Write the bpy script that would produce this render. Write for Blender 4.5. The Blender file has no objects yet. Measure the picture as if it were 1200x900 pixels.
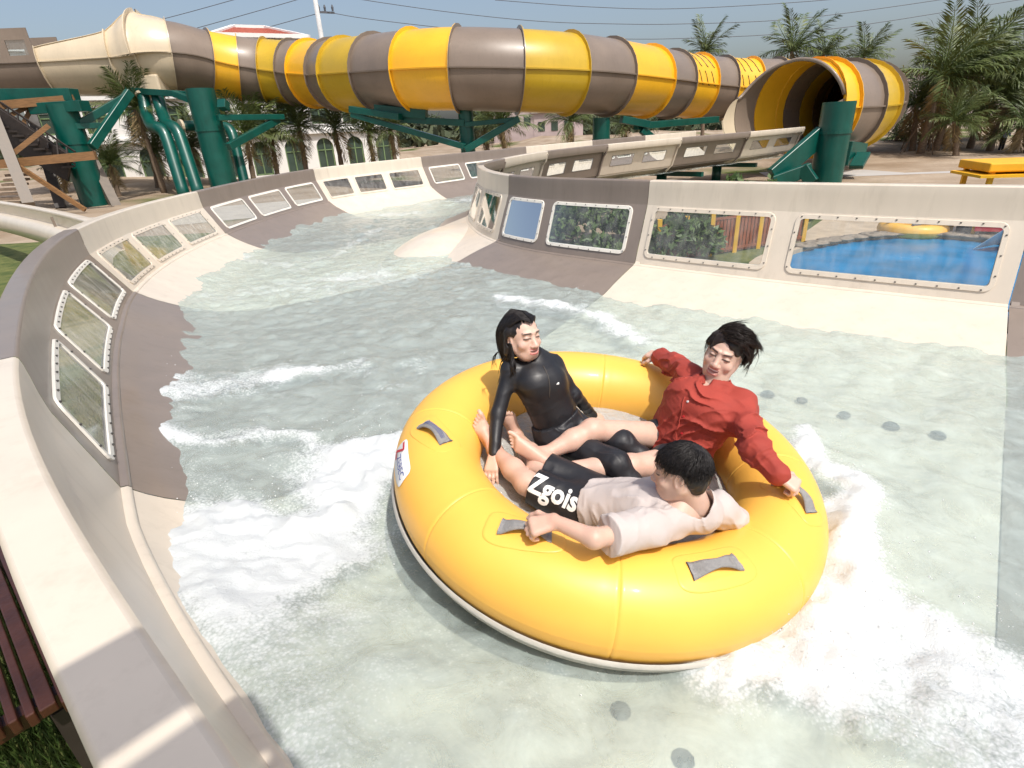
import bpy, bmesh, math, random
import numpy as np
from mathutils import Vector, Matrix
from mathutils.bvhtree import BVHTree
random.seed(7); rng = np.random.default_rng(7)
SC = bpy.context.scene
COL = SC.collection
rad = math.radians

# ------------------------------------------------------------------ camera, sky, sun, exposure
CAMH = 1.96
F_PX, PITCH, ROLL = 648.0, rad(25.0), rad(3.1)
_fw = np.array([0, math.cos(PITCH), -math.sin(PITCH)])
_up = np.cross([1., 0, 0], _fw)
_r2 = math.cos(ROLL) * np.array([1., 0, 0]) - math.sin(ROLL) * _up
_u2 = np.cross(_r2, _fw)
CAM = np.array([0, 0, CAMH])
cd = bpy.data.cameras.new('camera'); cam = bpy.data.objects.new('camera', cd); COL.objects.link(cam)
cd.sensor_width = 36.0; cd.lens = 36.0 * F_PX / 1200.0
cd.clip_start = 0.02; cd.clip_end = 3000
cam.matrix_world = Matrix([[_r2[i], _u2[i], -_fw[i], CAM[i]] for i in range(3)] + [[0, 0, 0, 1]])
SC.camera = cam

TOSUN = np.array([0.32, -0.50, 1.0]); TOSUN /= np.linalg.norm(TOSUN)
W = bpy.data.worlds.new('World'); SC.world = W; W.use_nodes = True
_n = W.node_tree.nodes; _l = W.node_tree.links
_bg = _n['Background']; _bg.inputs[1].default_value = 0.125
_sky = _n.new('ShaderNodeTexSky'); _sky.sky_type = 'NISHITA'; _sky.sun_disc = False
_sky.sun_elevation = math.asin(TOSUN[2]); _sky.sun_rotation = math.atan2(TOSUN[0], TOSUN[1])
_sky.air_density = 1.0; _sky.dust_density = 4.0; _sky.ozone_density = 1.0; _sky.altitude = 0
_hs = _n.new('ShaderNodeHueSaturation'); _hs.inputs['Saturation'].default_value = .90; _hs.inputs['Value'].default_value = 1.12
_l.new(_sky.outputs[0], _hs.inputs['Color']); _l.new(_hs.outputs[0], _bg.inputs[0])
sl = bpy.data.lights.new('sun', 'SUN'); sl.energy = 3.3; sl.angle = rad(0.6); sl.color = (1.0, 0.955, 0.89)
so = bpy.data.objects.new('sun', sl); COL.objects.link(so)
so.rotation_euler = Vector(-TOSUN).to_track_quat('-Z', 'Y').to_euler()
SC.view_settings.view_transform = 'Standard'; SC.view_settings.look = 'None'
SC.view_settings.gamma = 1.0; SC.view_settings.use_curve_mapping = False
SC.view_settings.exposure = 0.16

SC.cycles.max_bounces = 7; SC.cycles.diffuse_bounces = 3; SC.cycles.glossy_bounces = 3; SC.cycles.transparent_max_bounces = 8; SC.cycles.caustics_reflective = False; SC.cycles.caustics_refractive = False

# ------------------------------------------------------------------ pixel helpers (a pixel gives a direction only)
def ray(x, y):
    return _r2 * (x - 600) / F_PX + _u2 * (450 - y) / F_PX + _fw
def onz(x, y, z):
    d = ray(x, y); return CAM + d * (z - CAMH) / d[2]
def atd(x, y, depth):
    return CAM + ray(x, y) * depth

# ------------------------------------------------------------------ object helpers
def link(o, parent=None):
    COL.objects.link(o)
    if parent is not None: o.parent = parent
    return o
def tag(o, label=None, cat=None, group=None, kind=None):
    if label: o['label'] = label
    if cat: o['category'] = cat
    if group: o['group'] = group
    if kind: o['kind'] = kind
    return o
def empty(name, loc=(0, 0, 0), rz=0.0):
    o = bpy.data.objects.new(name, None); o.location = Vector(loc); o.rotation_euler[2] = rz
    o.empty_display_size = .2
    return link(o)
def mesh_obj(name, V, Fc, mat, parent=None, smooth=True, mats=None, midx=None):
    me = bpy.data.meshes.new(name)
    me.from_pydata([tuple(map(float, v)) for v in V], [], [tuple(int(i) for i in f) for f in Fc])
    if mat is not None: me.materials.append(mat)
    if mats:
        for m in mats: me.materials.append(m)
    if midx is not None: me.polygons.foreach_set('material_index', np.asarray(midx, dtype=np.int32))
    me.polygons.foreach_set('use_smooth', [bool(smooth)] * len(me.polygons))
    me.update()
    return link(bpy.data.objects.new(name, me), parent)
def local(parent, V):
    return np.asarray(V, float) - np.array(parent.location)

class MB:
    def __init__(s): s.V = []; s.F = []; s.n = 0
    def add(s, V, Fc):
        V = np.asarray(V, float); s.V.append(V); s.F += [tuple(i + s.n for i in f) for f in Fc]; s.n += len(V)
    def box(s, c, size, R=None):
        c = np.asarray(c, float); h = np.asarray(size, float) / 2
        P = np.array([[x, y, z] for x in (-1, 1) for y in (-1, 1) for z in (-1, 1)], float) * h
        if R is not None: P = P @ np.asarray(R).T
        s.add(P + c, [(0, 1, 3, 2), (4, 6, 7, 5), (0, 4, 5, 1), (2, 3, 7, 6), (0, 2, 6, 4), (1, 5, 7, 3)])
    def beam(s, a, b, w, h, up=(0, 0, 1)):
        a = np.asarray(a, float); b = np.asarray(b, float); d = b - a; L = np.linalg.norm(d); d = d / L
        sd = np.cross(d, up); 
        if np.linalg.norm(sd) < 1e-5: sd = np.cross(d, (0, 1, 0))
        sd /= np.linalg.norm(sd); u = np.cross(sd, d)
        s.box((a + b) / 2, (L, w, h), np.stack([d, sd, u], 1))
    def tube(s, pts, r, n=10, cap=True):
        pts = np.asarray(pts, float); m = len(pts)
        r = np.broadcast_to(np.asarray(r, float), (m,))
        t = np.gradient(pts, axis=0); t /= np.linalg.norm(t, axis=1)[:, None] + 1e-9
        ref = np.array([0, 0, 1.]) if abs(t[0][2]) < .9 else np.array([1., 0, 0])
        sd = np.cross(t[0], ref); sd /= np.linalg.norm(sd)
        V = []; a = np.linspace(0, 2 * np.pi, n, endpoint=False)
        for i in range(m):
            sd = sd - t[i] * (sd @ t[i]); sd /= np.linalg.norm(sd); u = np.cross(t[i], sd)
            V.append(pts[i] + r[i] * (np.cos(a)[:, None] * sd + np.sin(a)[:, None] * u))
        Fc = [(i * n + j, i * n + (j + 1) % n, (i + 1) * n + (j + 1) % n, (i + 1) * n + j) for i in range(m - 1) for j in range(n)]
        if cap: Fc += [tuple(range(n))[::-1], tuple((m - 1) * n + j for j in range(n))]
        s.add(np.concatenate(V), Fc)
    def grid(s, P, skip=None):
        P = np.asarray(P, float); a, b = P.shape[:2]
        Fc = [(i * b + j, i * b + j + 1, (i + 1) * b + j + 1, (i + 1) * b + j) for i in range(a - 1) for j in range(b - 1)
              if skip is None or not skip(i, j)]
        s.add(P.reshape(-1, 3), Fc)
    def build(s, name, mat, parent=None, smooth=False, loc=False):
        V = np.concatenate(s.V)
        if parent is not None and loc: V = local(parent, V)
        return mesh_obj(name, V, s.F, mat, parent, smooth)
def bevel(o, w=.01, seg=2):
    m = o.modifiers.new('bevel', 'BEVEL'); m.width = w; m.segments = seg; m.limit_method = 'ANGLE'; m.angle_limit = rad(40)
    return o
def catmull(P, t):
    P = np.asarray(P, float); n = len(P); t = np.clip(np.asarray(t, float), 0, n - 1 - 1e-9); i = t.astype(int); f = (t - i)[:, None]
    g = lambda k: P[np.clip(k, 0, n - 1)]
    p0, p1, p2, p3 = g(i - 1), g(i), g(i + 1), g(i + 2)
    p0 = np.where((i == 0)[:, None], 2 * p1 - p2, p0); p3 = np.where((i == n - 2)[:, None], 2 * p2 - p1, p3)
    return .5 * (2 * p1 + (p2 - p0) * f + (2 * p0 - 5 * p1 + 4 * p2 - p3) * f ** 2 + (3 * p1 - p0 - 3 * p2 + p3) * f ** 3)
_perm = np.random.default_rng(3).random(4096).astype(np.float32)
def vnoise(P, freq=1.0, seed=0):
    Q = np.asarray(P, np.float32) * np.float32(freq); I = np.floor(Q).astype(np.int64); f = Q - I; f = f * f * (3 - 2 * f)
    def h(dx, dy, dz):
        a = (I[:, 0] + dx) * 73856093 ^ (I[:, 1] + dy) * 19349663 ^ (I[:, 2] + dz) * 83492791 ^ (seed * 7919 + 13)
        a = (a ^ (a >> 13)) * 1274126177
        return _perm[(a >> 7) & 4095]
    x, y, z = f.T
    l = lambda a, b, t: a + (b - a) * t
    return 2 * l(l(l(h(0, 0, 0), h(1, 0, 0), x), l(h(0, 1, 0), h(1, 1, 0), x), y), l(l(h(0, 0, 1), h(1, 0, 1), x), l(h(0, 1, 1), h(1, 1, 1), x), y), z) - 1
def fbm(P, freq, oct=4, seed=0):
    return sum(vnoise(P, freq * 2 ** o, seed + o) * .5 ** o for o in range(oct))
def sstep(a, b, x):
    t = np.clip((np.asarray(x, float) - a) / (b - a), 0, 1); return t * t * (3 - 2 * t)

# ------------------------------------------------------------------ materials
MATS = {}
def nodes(name):
    m = bpy.data.materials.new(name); m.use_nodes = True; nt = m.node_tree
    return m, nt, nt.nodes['Principled BSDF']
def setin(b, **k):
    for n, v in k.items():
        b.inputs[n.replace('_', ' ')].default_value = v
def pbr(name, col, rough=.5, var=.08, scale=3.0, bump=0.0, bscale=30.0, coat=0.0, spec=.5, metal=0.0, detail=4, col2=None, stretch=None, trans=0.0, sss=0.0, stain=0.0):
    """procedural material: base colour with noise variation, roughness variation and fine bump"""
    m, nt, b = nodes(name); N = nt.nodes; L = nt.links
    tc = N.new('ShaderNodeTexCoord'); src = tc.outputs['Object']
    if stretch:
        mp = N.new('ShaderNodeMapping'); mp.inputs['Scale'].default_value = stretch; L.new(src, mp.inputs[0]); src = mp.outputs[0]
    nz = N.new('ShaderNodeTexNoise'); nz.inputs['Scale'].default_value = scale; nz.inputs['Detail'].default_value = detail; L.new(src, nz.inputs['Vector'])
    cr = N.new('ShaderNodeValToRGB'); c = np.array(col[:3]); c2 = np.array(col2[:3]) if col2 is not None else c * (1 + var)
    c1 = c if col2 is not None else c * (1 - var)
    cr.color_ramp.elements[0].position = .3; cr.color_ramp.elements[1].position = .7
    cr.color_ramp.elements[0].color = (*np.clip(c1, 0, 1), 1); cr.color_ramp.elements[1].color = (*np.clip(c2, 0, 1), 1)
    L.new(nz.outputs['Fac'], cr.inputs[0])
    if stain:      # faint run-off streaks and blotches
        mp2 = N.new('ShaderNodeMapping'); mp2.inputs['Scale'].default_value = (2.6, 2.6, .35); L.new(tc.outputs['Object'], mp2.inputs[0])
        ns = N.new('ShaderNodeTexNoise'); ns.inputs['Scale'].default_value = 3.2; ns.inputs['Detail'].default_value = 9; ns.inputs['Roughness'].default_value = .7; L.new(mp2.outputs[0], ns.inputs['Vector'])
        ms = N.new('ShaderNodeMapRange'); ms.inputs[1].default_value = .52; ms.inputs[2].default_value = .74; ms.inputs[3].default_value = 0; ms.inputs[4].default_value = stain; L.new(ns.outputs['Fac'], ms.inputs[0])
        mx = N.new('ShaderNodeMix'); mx.data_type = 'RGBA'; L.new(ms.outputs[0], mx.inputs[0]); L.new(cr.outputs[0], mx.inputs[6]); mx.inputs[7].default_value = (*(c * [.55, .52, .46]), 1); L.new(mx.outputs[2], b.inputs['Base Color'])
    else: L.new(cr.outputs[0], b.inputs['Base Color'])
    rr = N.new('ShaderNodeMapRange'); rr.inputs[3].default_value = max(0, rough - .07); rr.inputs[4].default_value = min(1, rough + .1)
    L.new(nz.outputs['Fac'], rr.inputs[0]); L.new(rr.outputs[0], b.inputs['Roughness'])
    setin(b, Coat_Weight=coat, Coat_Roughness=.12, Specular_IOR_Level=spec, Metallic=metal)
    if sss: setin(b, Subsurface_Weight=sss, Subsurface_Radius=(.012, .005, .003), Subsurface_Scale=1.0)
    if bump:
        n2 = N.new('ShaderNodeTexNoise'); n2.inputs['Scale'].default_value = bscale; n2.inputs['Detail'].default_value = 5; L.new(src, n2.inputs['Vector'])
        bp = N.new('ShaderNodeBump'); bp.inputs['Strength'].default_value = bump; bp.inputs['Distance'].default_value = .02
        L.new(n2.outputs['Fac'], bp.inputs['Height']); L.new(bp.outputs[0], b.inputs['Normal'])
    MATS[name] = m; return m

CREAM = pbr('cream_fibreglass', (.685, .60, .49), .34, .045, 1.4, coat=.25, bump=.03, bscale=3, stretch=(3, 3, .7), detail=8, stain=.28)
TAUPE = pbr('taupe_fibreglass', (.235, .19, .158), .36, .07, 1.4, coat=.25, bump=.03, bscale=3, stretch=(3, 3, .7), detail=8, stain=.3)
CREAM2 = pbr('cream_shell', (.62, .52, .37), .32, .06, .8, coat=.3, bump=.04, bscale=1.5, stain=.3)
TAUPE2 = pbr('taupe_shell', (.225, .175, .135), .38, .08, .9, coat=.15, bump=.04, bscale=1.5, stain=.3)
YEL = pbr('yellow_shell', (.86, .46, .022), .34, .05, .8, coat=.25, bump=.04, bscale=1.5, stain=.22)
MUS = pbr('mustard_shell', (.55, .36, .022), .36, .06, .8, coat=.2, bump=.04, bscale=1.5, stain=.25)
GREEN = pbr('green_steel', (.0, .072, .054), .34, .18, 1.4, coat=.2, bump=.05, bscale=6, stain=.5)
FRAME = pbr('white_window_frame', (.78, .74, .66), .4, .04, 8)
BOLT = pbr('bolt_steel', (.12, .11, .10), .4, .1, 20, metal=.6)
TRIM = pbr('dark_trim', (.07, .06, .05), .5, .1, 9)
RAFTY = pbr('raft_vinyl', (.95, .515, .085), .42, .035, 3.5, bump=.03, bscale=7, coat=.05, detail=9)
RAFTG = pbr('raft_grey', (.52, .50, .45), .5, .08, 14, bump=.08, bscale=90)
STRAP = pbr('grey_webbing', (.30, .29, .28), .75, .12, 30, bump=.5, bscale=160, stretch=(1, 1, 6))
WHITE = pbr('white_print', (.82, .82, .80), .5, .02, 5)
REDP = pbr('red_print', (.55, .02, .04), .5, .02, 5)
BLUEP = pbr('blue_print', (.03, .07, .32), .5, .02, 5)
RUBBER = pbr('black_cloth_wet', (.014, .014, .016), .42, .2, 12, bump=.05, bscale=40, spec=.5)
SHORTB = pbr('black_shorts', (.016, .016, .019), .5, .2, 12, bump=.08, bscale=40)
REDSH = pbr('red_cotton', (.35, .046, .030), .8, .10, 7, bump=.10, bscale=60, detail=2)
TSHIRT = pbr('pale_pink_cotton', (.54, .475, .445), .85, .03, 6, bump=.08, bscale=60)
HAIRB = pbr('black_hair', (.013, .010, .009), .42, .3, 60, spec=.45)
HAIRD = pbr('dark_brown_hair', (.024, .015, .011), .45, .3, 60, spec=.4)
WHITEW = pbr('white_render_wall', (.80, .79, .76), .8, .04, .5, bump=.1, bscale=20)
WGLASS = pbr('building_glass', (.05, .075, .06), .12, .3, .6, spec=.7)
WGREEN = pbr('green_joinery', (.16, .24, .11), .5, .15, 2)
ROOF = pbr('red_roof_tile', (.36, .085, .05), .8, .25, 6, bump=.5, bscale=14)
BARK = pbr('palm_bark', (.20, .145, .10), .9, .3, 8, bump=.8, bscale=22, stretch=(1, 1, 3))
LEAF = pbr('palm_leaf', (.05, .092, .02), .5, .5, .9, col2=(.14, .165, .05))
LEAFD = pbr('dry_palm_leaf', (.25, .18, .08), .7, .3, 3)
BUSH = pbr('bush_leaf', (.035, .075, .018), .5, .4, 2, col2=(.10, .15, .03))
STEELB = pbr('dark_stair_steel', (.03, .022, .018), .55, .3, 4)
TIMBER = pbr('ochre_beam', (.22, .115, .045), .6, .25, 3, bump=.2, bscale=20, stretch=(1, 1, 8))
TAN = pbr('tan_post', (.17, .14, .11), .55, .15, 3)
REDSLAT = pbr('red_brown_slat', (.055, .018, .010), .32, .3, 6, coat=.2, bump=.15, bscale=30)
KIOSK = pbr('kiosk_yellow', (.82, .42, .012), .5, .08, 3)
CONC = pbr('concrete', (.42, .40, .36), .85, .15, 4, bump=.3, bscale=30)
ROCKM = pbr('pool_rock', (.27, .22, .17), .9, .35, 6, bump=.6, bscale=20)
WIRE = pbr('wire_dark', (.09, .095, .11), .6, .1, 5)
POLEC = pbr('pole_concrete', (.55, .55, .54), .8, .1, 3)
DECK = pbr('pool_deck_sand', (.50, .39, .28), .85, .15, 2.5, bump=.4, bscale=18)
FENCEB = pbr('fence_brown', (.28, .085, .035), .6, .2, 4)
FENCEY = pbr('fence_yellow', (.75, .42, .02), .5, .1, 4)
BAMB = pbr('bamboo_dark', (.13, .085, .05), .7, .4, 9)
REDSIGN = pbr('red_vinyl', (.55, .02, .03), .4, .05, 4)
SAIL = pbr('white_sail', (.80, .80, .80), .6, .03, 3)
HOSE = pbr('green_hose', (.01, .22, .05), .4, .1, 4)
FARW = pbr('far_wall', (.42, .34, .33), .8, .2, .3)
JET = pbr('jet_grille', (.02, .024, .03), .5, .3, 12)

def glass_mat(name, tint, refl=.06, haze=.10, hcol=(.75, .75, .72)):
    m, nt, b = nodes(name); N = nt.nodes; L = nt.links; out = N['Material Output']; N.remove(b)
    tr = N.new('ShaderNodeBsdfTransparent'); tr.inputs[0].default_value = (*tint, 1)
    gl = N.new('ShaderNodeBsdfGlossy'); gl.inputs[1].default_value = .06
    df = N.new('ShaderNodeBsdfDiffuse'); df.inputs[0].default_value = (*hcol, 1)
    tc = N.new('ShaderNodeTexCoord'); mp = N.new('ShaderNodeMapping'); mp.inputs['Scale'].default_value = (6, 6, .7); L.new(tc.outputs['Object'], mp.inputs[0])
    nz = N.new('ShaderNodeTexNoise'); nz.inputs['Scale'].default_value = 2.2; nz.inputs['Detail'].default_value = 5; L.new(mp.outputs[0], nz.inputs[0])
    mr = N.new('ShaderNodeMapRange'); mr.inputs[1].default_value = .35; mr.inputs[2].default_value = .75; mr.inputs[3].default_value = haze * .35; mr.inputs[4].default_value = haze * 1.9
    L.new(nz.outputs['Fac'], mr.inputs[0])
    m1 = N.new('ShaderNodeMixShader'); L.new(mr.outputs[0], m1.inputs[0]); L.new(tr.outputs[0], m1.inputs[1]); L.new(df.outputs[0], m1.inputs[2])
    fr = N.new('ShaderNodeFresnel'); fr.inputs[0].default_value = 1.45
    m2 = N.new('ShaderNodeMixShader'); L.new(fr.outputs[0], m2.inputs[0]); L.new(m1.outputs[0], m2.inputs[1]); L.new(gl.outputs[0], m2.inputs[2])
    L.new(m2.outputs[0], out.inputs[0]); MATS[name] = m; return m
PANE = glass_mat('acrylic_pane', (.80, .84, .84))
PANEW = glass_mat('wet_acrylic_pane', (.80, .82, .78), haze=.26, hcol=(.72, .70, .62))

def water_mat(name, milky, mcol, tint, bump=.5, bscale=9, foam_attr=True, rough=.09, fine=60):
    m, nt, b = nodes(name); N = nt.nodes; L = nt.links; out = N['Material Output']; N.remove(b)
    tc = N.new('ShaderNodeTexCoord')
    def noise(sc, det=6, dist=0.0, rou=.6):
        n = N.new('ShaderNodeTexNoise'); n.inputs['Scale'].default_value = sc; n.inputs['Detail'].default_value = det
        n.inputs['Distortion'].default_value = dist; n.inputs['Roughness'].default_value = rou; L.new(tc.outputs['Object'], n.inputs['Vector']); return n.outputs['Fac']
    def math_(op, a, c, clamp=False):
        n = N.new('ShaderNodeMath'); n.operation = op; n.use_clamp = clamp
        for i, v in enumerate((a, c)):
            if isinstance(v, (int, float)): n.inputs[i].default_value = v
            else: L.new(v, n.inputs[i])
        return n.outputs[0]
    n1 = noise(bscale, 7, .4); n2 = noise(fine, 5, .2); n3 = noise(4.2, 10, .9, .70); n4 = noise(24, 11, 1.1, .78)
    h = math_('ADD', math_('MULTIPLY', n1, .75), math_('MULTIPLY', n2, .22))
    bp = N.new('ShaderNodeBump'); bp.inputs['Strength'].default_value = bump; bp.inputs['Distance'].default_value = .05
    L.new(h, bp.inputs['Height'])
    tr = N.new('ShaderNodeBsdfTransparent'); tr.inputs[0].default_value = (*tint, 1)
    df = N.new('ShaderNodeBsdfDiffuse'); df.inputs[0].default_value = (*mcol, 1)
    mm = N.new('ShaderNodeMapRange'); mm.inputs[1].default_value = .3; mm.inputs[2].default_value = .72; mm.inputs[3].default_value = max(0, milky - .08); mm.inputs[4].default_value = milky + .12
    L.new(n3, mm.inputs[0])
    body = N.new('ShaderNodeMixShader'); L.new(mm.outputs[0], body.inputs[0]); L.new(tr.outputs[0], body.inputs[1]); L.new(df.outputs[0], body.inputs[2])
    gl = N.new('ShaderNodeBsdfGlossy'); gl.inputs[1].default_value = rough; L.new(bp.outputs[0], gl.inputs['Normal'])
    fr = N.new('ShaderNodeFresnel'); fr.inputs[0].default_value = 1.33; L.new(bp.outputs[0], fr.inputs['Normal'])
    surf = N.new('ShaderNodeMixShader'); L.new(fr.outputs[0], surf.inputs[0]); L.new(body.outputs[0], surf.inputs[1]); L.new(gl.outputs[0], surf.inputs[2])
    if foam_attr:
        at = N.new('ShaderNodeAttribute'); at.attribute_name = 'foam'
        f = math_('ADD', at.outputs['Fac'], math_('MULTIPLY', math_('SUBTRACT', n4, .5), 1.1))
        f = math_('ADD', f, math_('MULTIPLY', math_('SUBTRACT', n3, .5), .9))
        vo = N.new('ShaderNodeTexVoronoi'); vo.inputs['Scale'].default_value = 70; L.new(tc.outputs['Object'], vo.inputs['Vector']); f = math_('ADD', f, math_('MULTIPLY', math_('SUBTRACT', .45, vo.outputs['Distance']), .45))
        fm = N.new('ShaderNodeMapRange'); fm.interpolation_type = 'SMOOTHSTEP'; fm.inputs[1].default_value = .30; fm.inputs[2].default_value = 1.02
        L.new(f, fm.inputs[0])
        fb = N.new('ShaderNodeBump'); fb.inputs['Strength'].default_value = .55; fb.inputs['Distance'].default_value = .03
        L.new(math_('ADD', n4, math_('MULTIPLY', n2, .6)), fb.inputs['Height'])
        fd = N.new('ShaderNodeBsdfDiffuse'); fd.inputs[0].default_value = (.76, .79, .80, 1); L.new(fb.outputs[0], fd.inputs['Normal'])
        fs = N.new('ShaderNodeMixShader'); L.new(math_('MULTIPLY', fm.outputs[0], .84), fs.inputs[0]); L.new(surf.outputs[0], fs.inputs[1]); L.new(fd.outputs[0], fs.inputs[2])
        L.new(fs.outputs[0], out.inputs[0])
    else: L.new(surf.outputs[0], out.inputs[0])
    MATS[name] = m; return m
WATER = water_mat('rapid_water', .29, (.80, .93, .89), (.90, .985, .965), bump=.42, fine=120, rough=.05)
BILGE = water_mat('bilge_water', .66, (.66, .66, .63), (.9, .92, .9), bump=.9, bscale=28, foam_attr=False, rough=.06, fine=120)
POOLW = pbr('pool_water', (.012, .20, .42), .22, .25, 1.2, bump=.25, bscale=4, spec=.18)
def skin_mat(name, rough=.48):
    m, nt, b = nodes(name); N = nt.nodes; L = nt.links
    at = N.new('ShaderNodeAttribute'); at.attribute_name = 'col'
    tc = N.new('ShaderNodeTexCoord'); nz = N.new('ShaderNodeTexNoise'); nz.inputs['Scale'].default_value = 26; nz.inputs['Detail'].default_value = 5; L.new(tc.outputs['Object'], nz.inputs['Vector'])
    mr = N.new('ShaderNodeMapRange'); mr.inputs[3].default_value = .9; mr.inputs[4].default_value = 1.1; L.new(nz.outputs['Fac'], mr.inputs[0])
    mx = N.new('ShaderNodeMix'); mx.data_type = 'RGBA'; mx.blend_type = 'MULTIPLY'; mx.inputs[0].default_value = 1
    L.new(at.outputs['Color'], mx.inputs[6]); L.new(mr.outputs[0], mx.inputs[7]); L.new(mx.outputs[2], b.inputs['Base Color'])
    setin(b, Roughness=rough, Subsurface_Weight=.18, Subsurface_Radius=(.012, .005, .003), Subsurface_Scale=.6)
    bp = N.new('ShaderNodeBump'); bp.inputs['Strength'].default_value = .12; bp.inputs['Distance'].default_value = .004
    n2 = N.new('ShaderNodeTexNoise'); n2.inputs['Scale'].default_value = 220; L.new(tc.outputs['Object'], n2.inputs['Vector']); L.new(n2.outputs['Fac'], bp.inputs['Height']); L.new(bp.outputs[0], b.inputs['Normal'])
    MATS[name] = m; return m
SKIN = skin_mat('skin')

# ------------------------------------------------------------------ ground
GZ = -1.2
def ground_mat():
    m, nt, b = nodes('ground_soil'); N = nt.nodes; L = nt.links
    tc = N.new('ShaderNodeTexCoord')
    def noise(sc, det=6):
        n = N.new('ShaderNodeTexNoise'); n.inputs['Scale'].default_value = sc; n.inputs['Detail'].default_value = det; L.new(tc.outputs['Object'], n.inputs['Vector']); return n.outputs['Fac']
    r1 = N.new('ShaderNodeValToRGB'); r1.color_ramp.elements[0].color = (.27, .20, .135, 1); r1.color_ramp.elements[1].color = (.40, .32, .24, 1)
    r1.color_ramp.elements[0].position = .35; r1.color_ramp.elements[1].position = .65; L.new(noise(.35, 9), r1.inputs[0])
    r2 = N.new('ShaderNodeValToRGB'); r2.color_ramp.elements[0].color = (.05, .075, .015, 1); r2.color_ramp.elements[1].color = (.12, .14, .035, 1); L.new(noise(2.5, 8), r2.inputs[0])
    mr = N.new('ShaderNodeMapRange'); mr.inputs[1].default_value = .56; mr.inputs[2].default_value = .64; L.new(noise(.09, 5), mr.inputs[0])
    mx = N.new('ShaderNodeMix'); mx.data_type = 'RGBA'; L.new(mr.outputs[0], mx.inputs[0]); L.new(r1.outputs[0], mx.inputs[6]); L.new(r2.outputs[0], mx.inputs[7])
    L.new(mx.outputs[2], b.inputs['Base Color']); setin(b, Roughness=.95, Specular_IOR_Level=.2)
    bp = N.new('ShaderNodeBump'); bp.inputs['Strength'].default_value = .6; bp.inputs['Distance'].default_value = .15; L.new(noise(3, 9), bp.inputs['Height']); L.new(bp.outputs[0], b.inputs['Normal'])
    return m
GROUND = ground_mat()
LAWN = pbr('lawn_grass', (.055, .085, .016), .9, .3, 3, col2=(.16, .17, .05), bump=.8, bscale=40, detail=9)
ROADM = pbr('pale_road', (.44, .42, .40), .9, .08, .5)
# one sheet to the horizon, gently uneven beyond the slide
g = MB(); xs = np.concatenate([[-1500, -600, -250], np.linspace(-120, 120, 61), [250, 600, 1500]]); ys = np.concatenate([[-300, -60], np.linspace(-10, 150, 54), [250, 600, 1800]])
GX, GY = np.meshgrid(xs, ys, indexing='ij'); gp = np.stack([GX, GY, np.zeros_like(GX)], -1)
far = sstep(36, 60, np.hypot(GX, GY)) * (np.hypot(GX, GY) < 400)
gp[..., 2] = GZ + far * 1.3 * (np.abs(fbm(gp.reshape(-1, 3) + 31.7, .05, 4, 5).reshape(GX.shape)) - .1)
g.grid(gp); tag(g.build('ground', GROUND, smooth=True), kind='structure')
def sheet(name, pts, z, mat):
    V = [(x, y, z) for x, y in pts]; o = mesh_obj(name, V, [tuple(range(len(V)))], mat, smooth=False); return tag(o, kind='structure')
sheet('lawn', [(-16, -8), (-1.5, -8), (3, -3), (-2, 3), (-5, 9), (-5, 16), (-9, 22), (-20, 22)], GZ + .004, LAWN)
sheet('infield_lawn', [(0, 8), (4, 6), (9, 4), (14, 9), (16, 24), (12, 25), (1, 14)], GZ + .004, LAWN)
sheet('road', [(14, 30), (60, 22), (62, 25), (15, 34)], GZ + .006, ROADM)
sheet('path', [(-16, 24), (-8, 27), (2, 38), (0, 41), (-10, 33), (-22, 29)], GZ + .006, pbr('path_paving', (.48, .43, .37), .9, .1, 2))

# ------------------------------------------------------------------ the open flume (hairpin)
SEC = [((10.5, 32.5), (14.4, 28.3)), ((6.9, 28.9), (10.6, 25.3)), ((3.9, 25.9), (6.9, 22.6)), ((.9, 22.75), (3.64, 20.0)),
       ((-2.55, 18.7), (1.41, 17.4)), ((-5.1, 15.9), (.13, 14.6)), ((-5.79, 10.95), (-.33, 12.4)), ((-4.97, 6.5), (.26, 9.5)),
       ((-2.3, 2.24), (1.98, 7.5)), ((.25, -.32), (4.85, 5.15)), ((3.0, -2.95), (7.8, 3.2))]
SCOL = [0, 1, 0, 1, 0, 1, 0, 1, 0, 1]           # 0 cream, 1 taupe
OC = np.array([a for a, b in SEC]); IC = np.array([b for a, b in SEC])
def edge(s, outer):
    s = np.atleast_1d(np.asarray(s, float)); P = catmull(OC if outer else IC, s); e = 1e-3
    T = catmull(OC if outer else IC, np.clip(s + e, 0, 10)) - catmull(OC if outer else IC, np.clip(s - e, 0, 10))
    T /= np.linalg.norm(T, axis=1)[:, None]
    N2 = np.stack([-T[:, 1], T[:, 0]], 1) if outer else np.stack([T[:, 1], -T[:, 0]], 1)
    return P, T, N2
def prof(s, outer, d, z):
    """points at offset d inward of the rim's outer edge, height z; s (n,), d,z (m,) -> (n,m,3)"""
    P, T, N2 = edge(s, outer); d = np.asarray(d, float); z = np.asarray(z, float)
    XY = P[:, None, :] + N2[:, None, :] * d[None, :, None]
    return np.concatenate([XY, np.broadcast_to(z[None, :, None], XY.shape[:2] + (1,))], 2)
ZR = {True: 1.22, False: 1.245}
RIM = np.array([(.03, 1.00), (.004, 1.06), (0, 1.15), (.004, 1.205), (.012, 1.219), (.018, 1.222), (.128, 1.224), (.136, 1.221), (.145, 1.210), (.150, 1.18), (.154, 1.12), (.158, 1.04), (.165, .97), (.17, .93)])
FOOT = {True: (.46, .36), False: (.42, .25)}
WTOP = .17
fdo = lambda s: np.interp(np.atleast_1d(s), [7.3, 8.1], [.46, .28])        # outer wall: leaning in the bend, upright past it
fco = lambda s: np.interp(np.atleast_1d(s), [7.5, 8.2], [1.0, .55])
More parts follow.
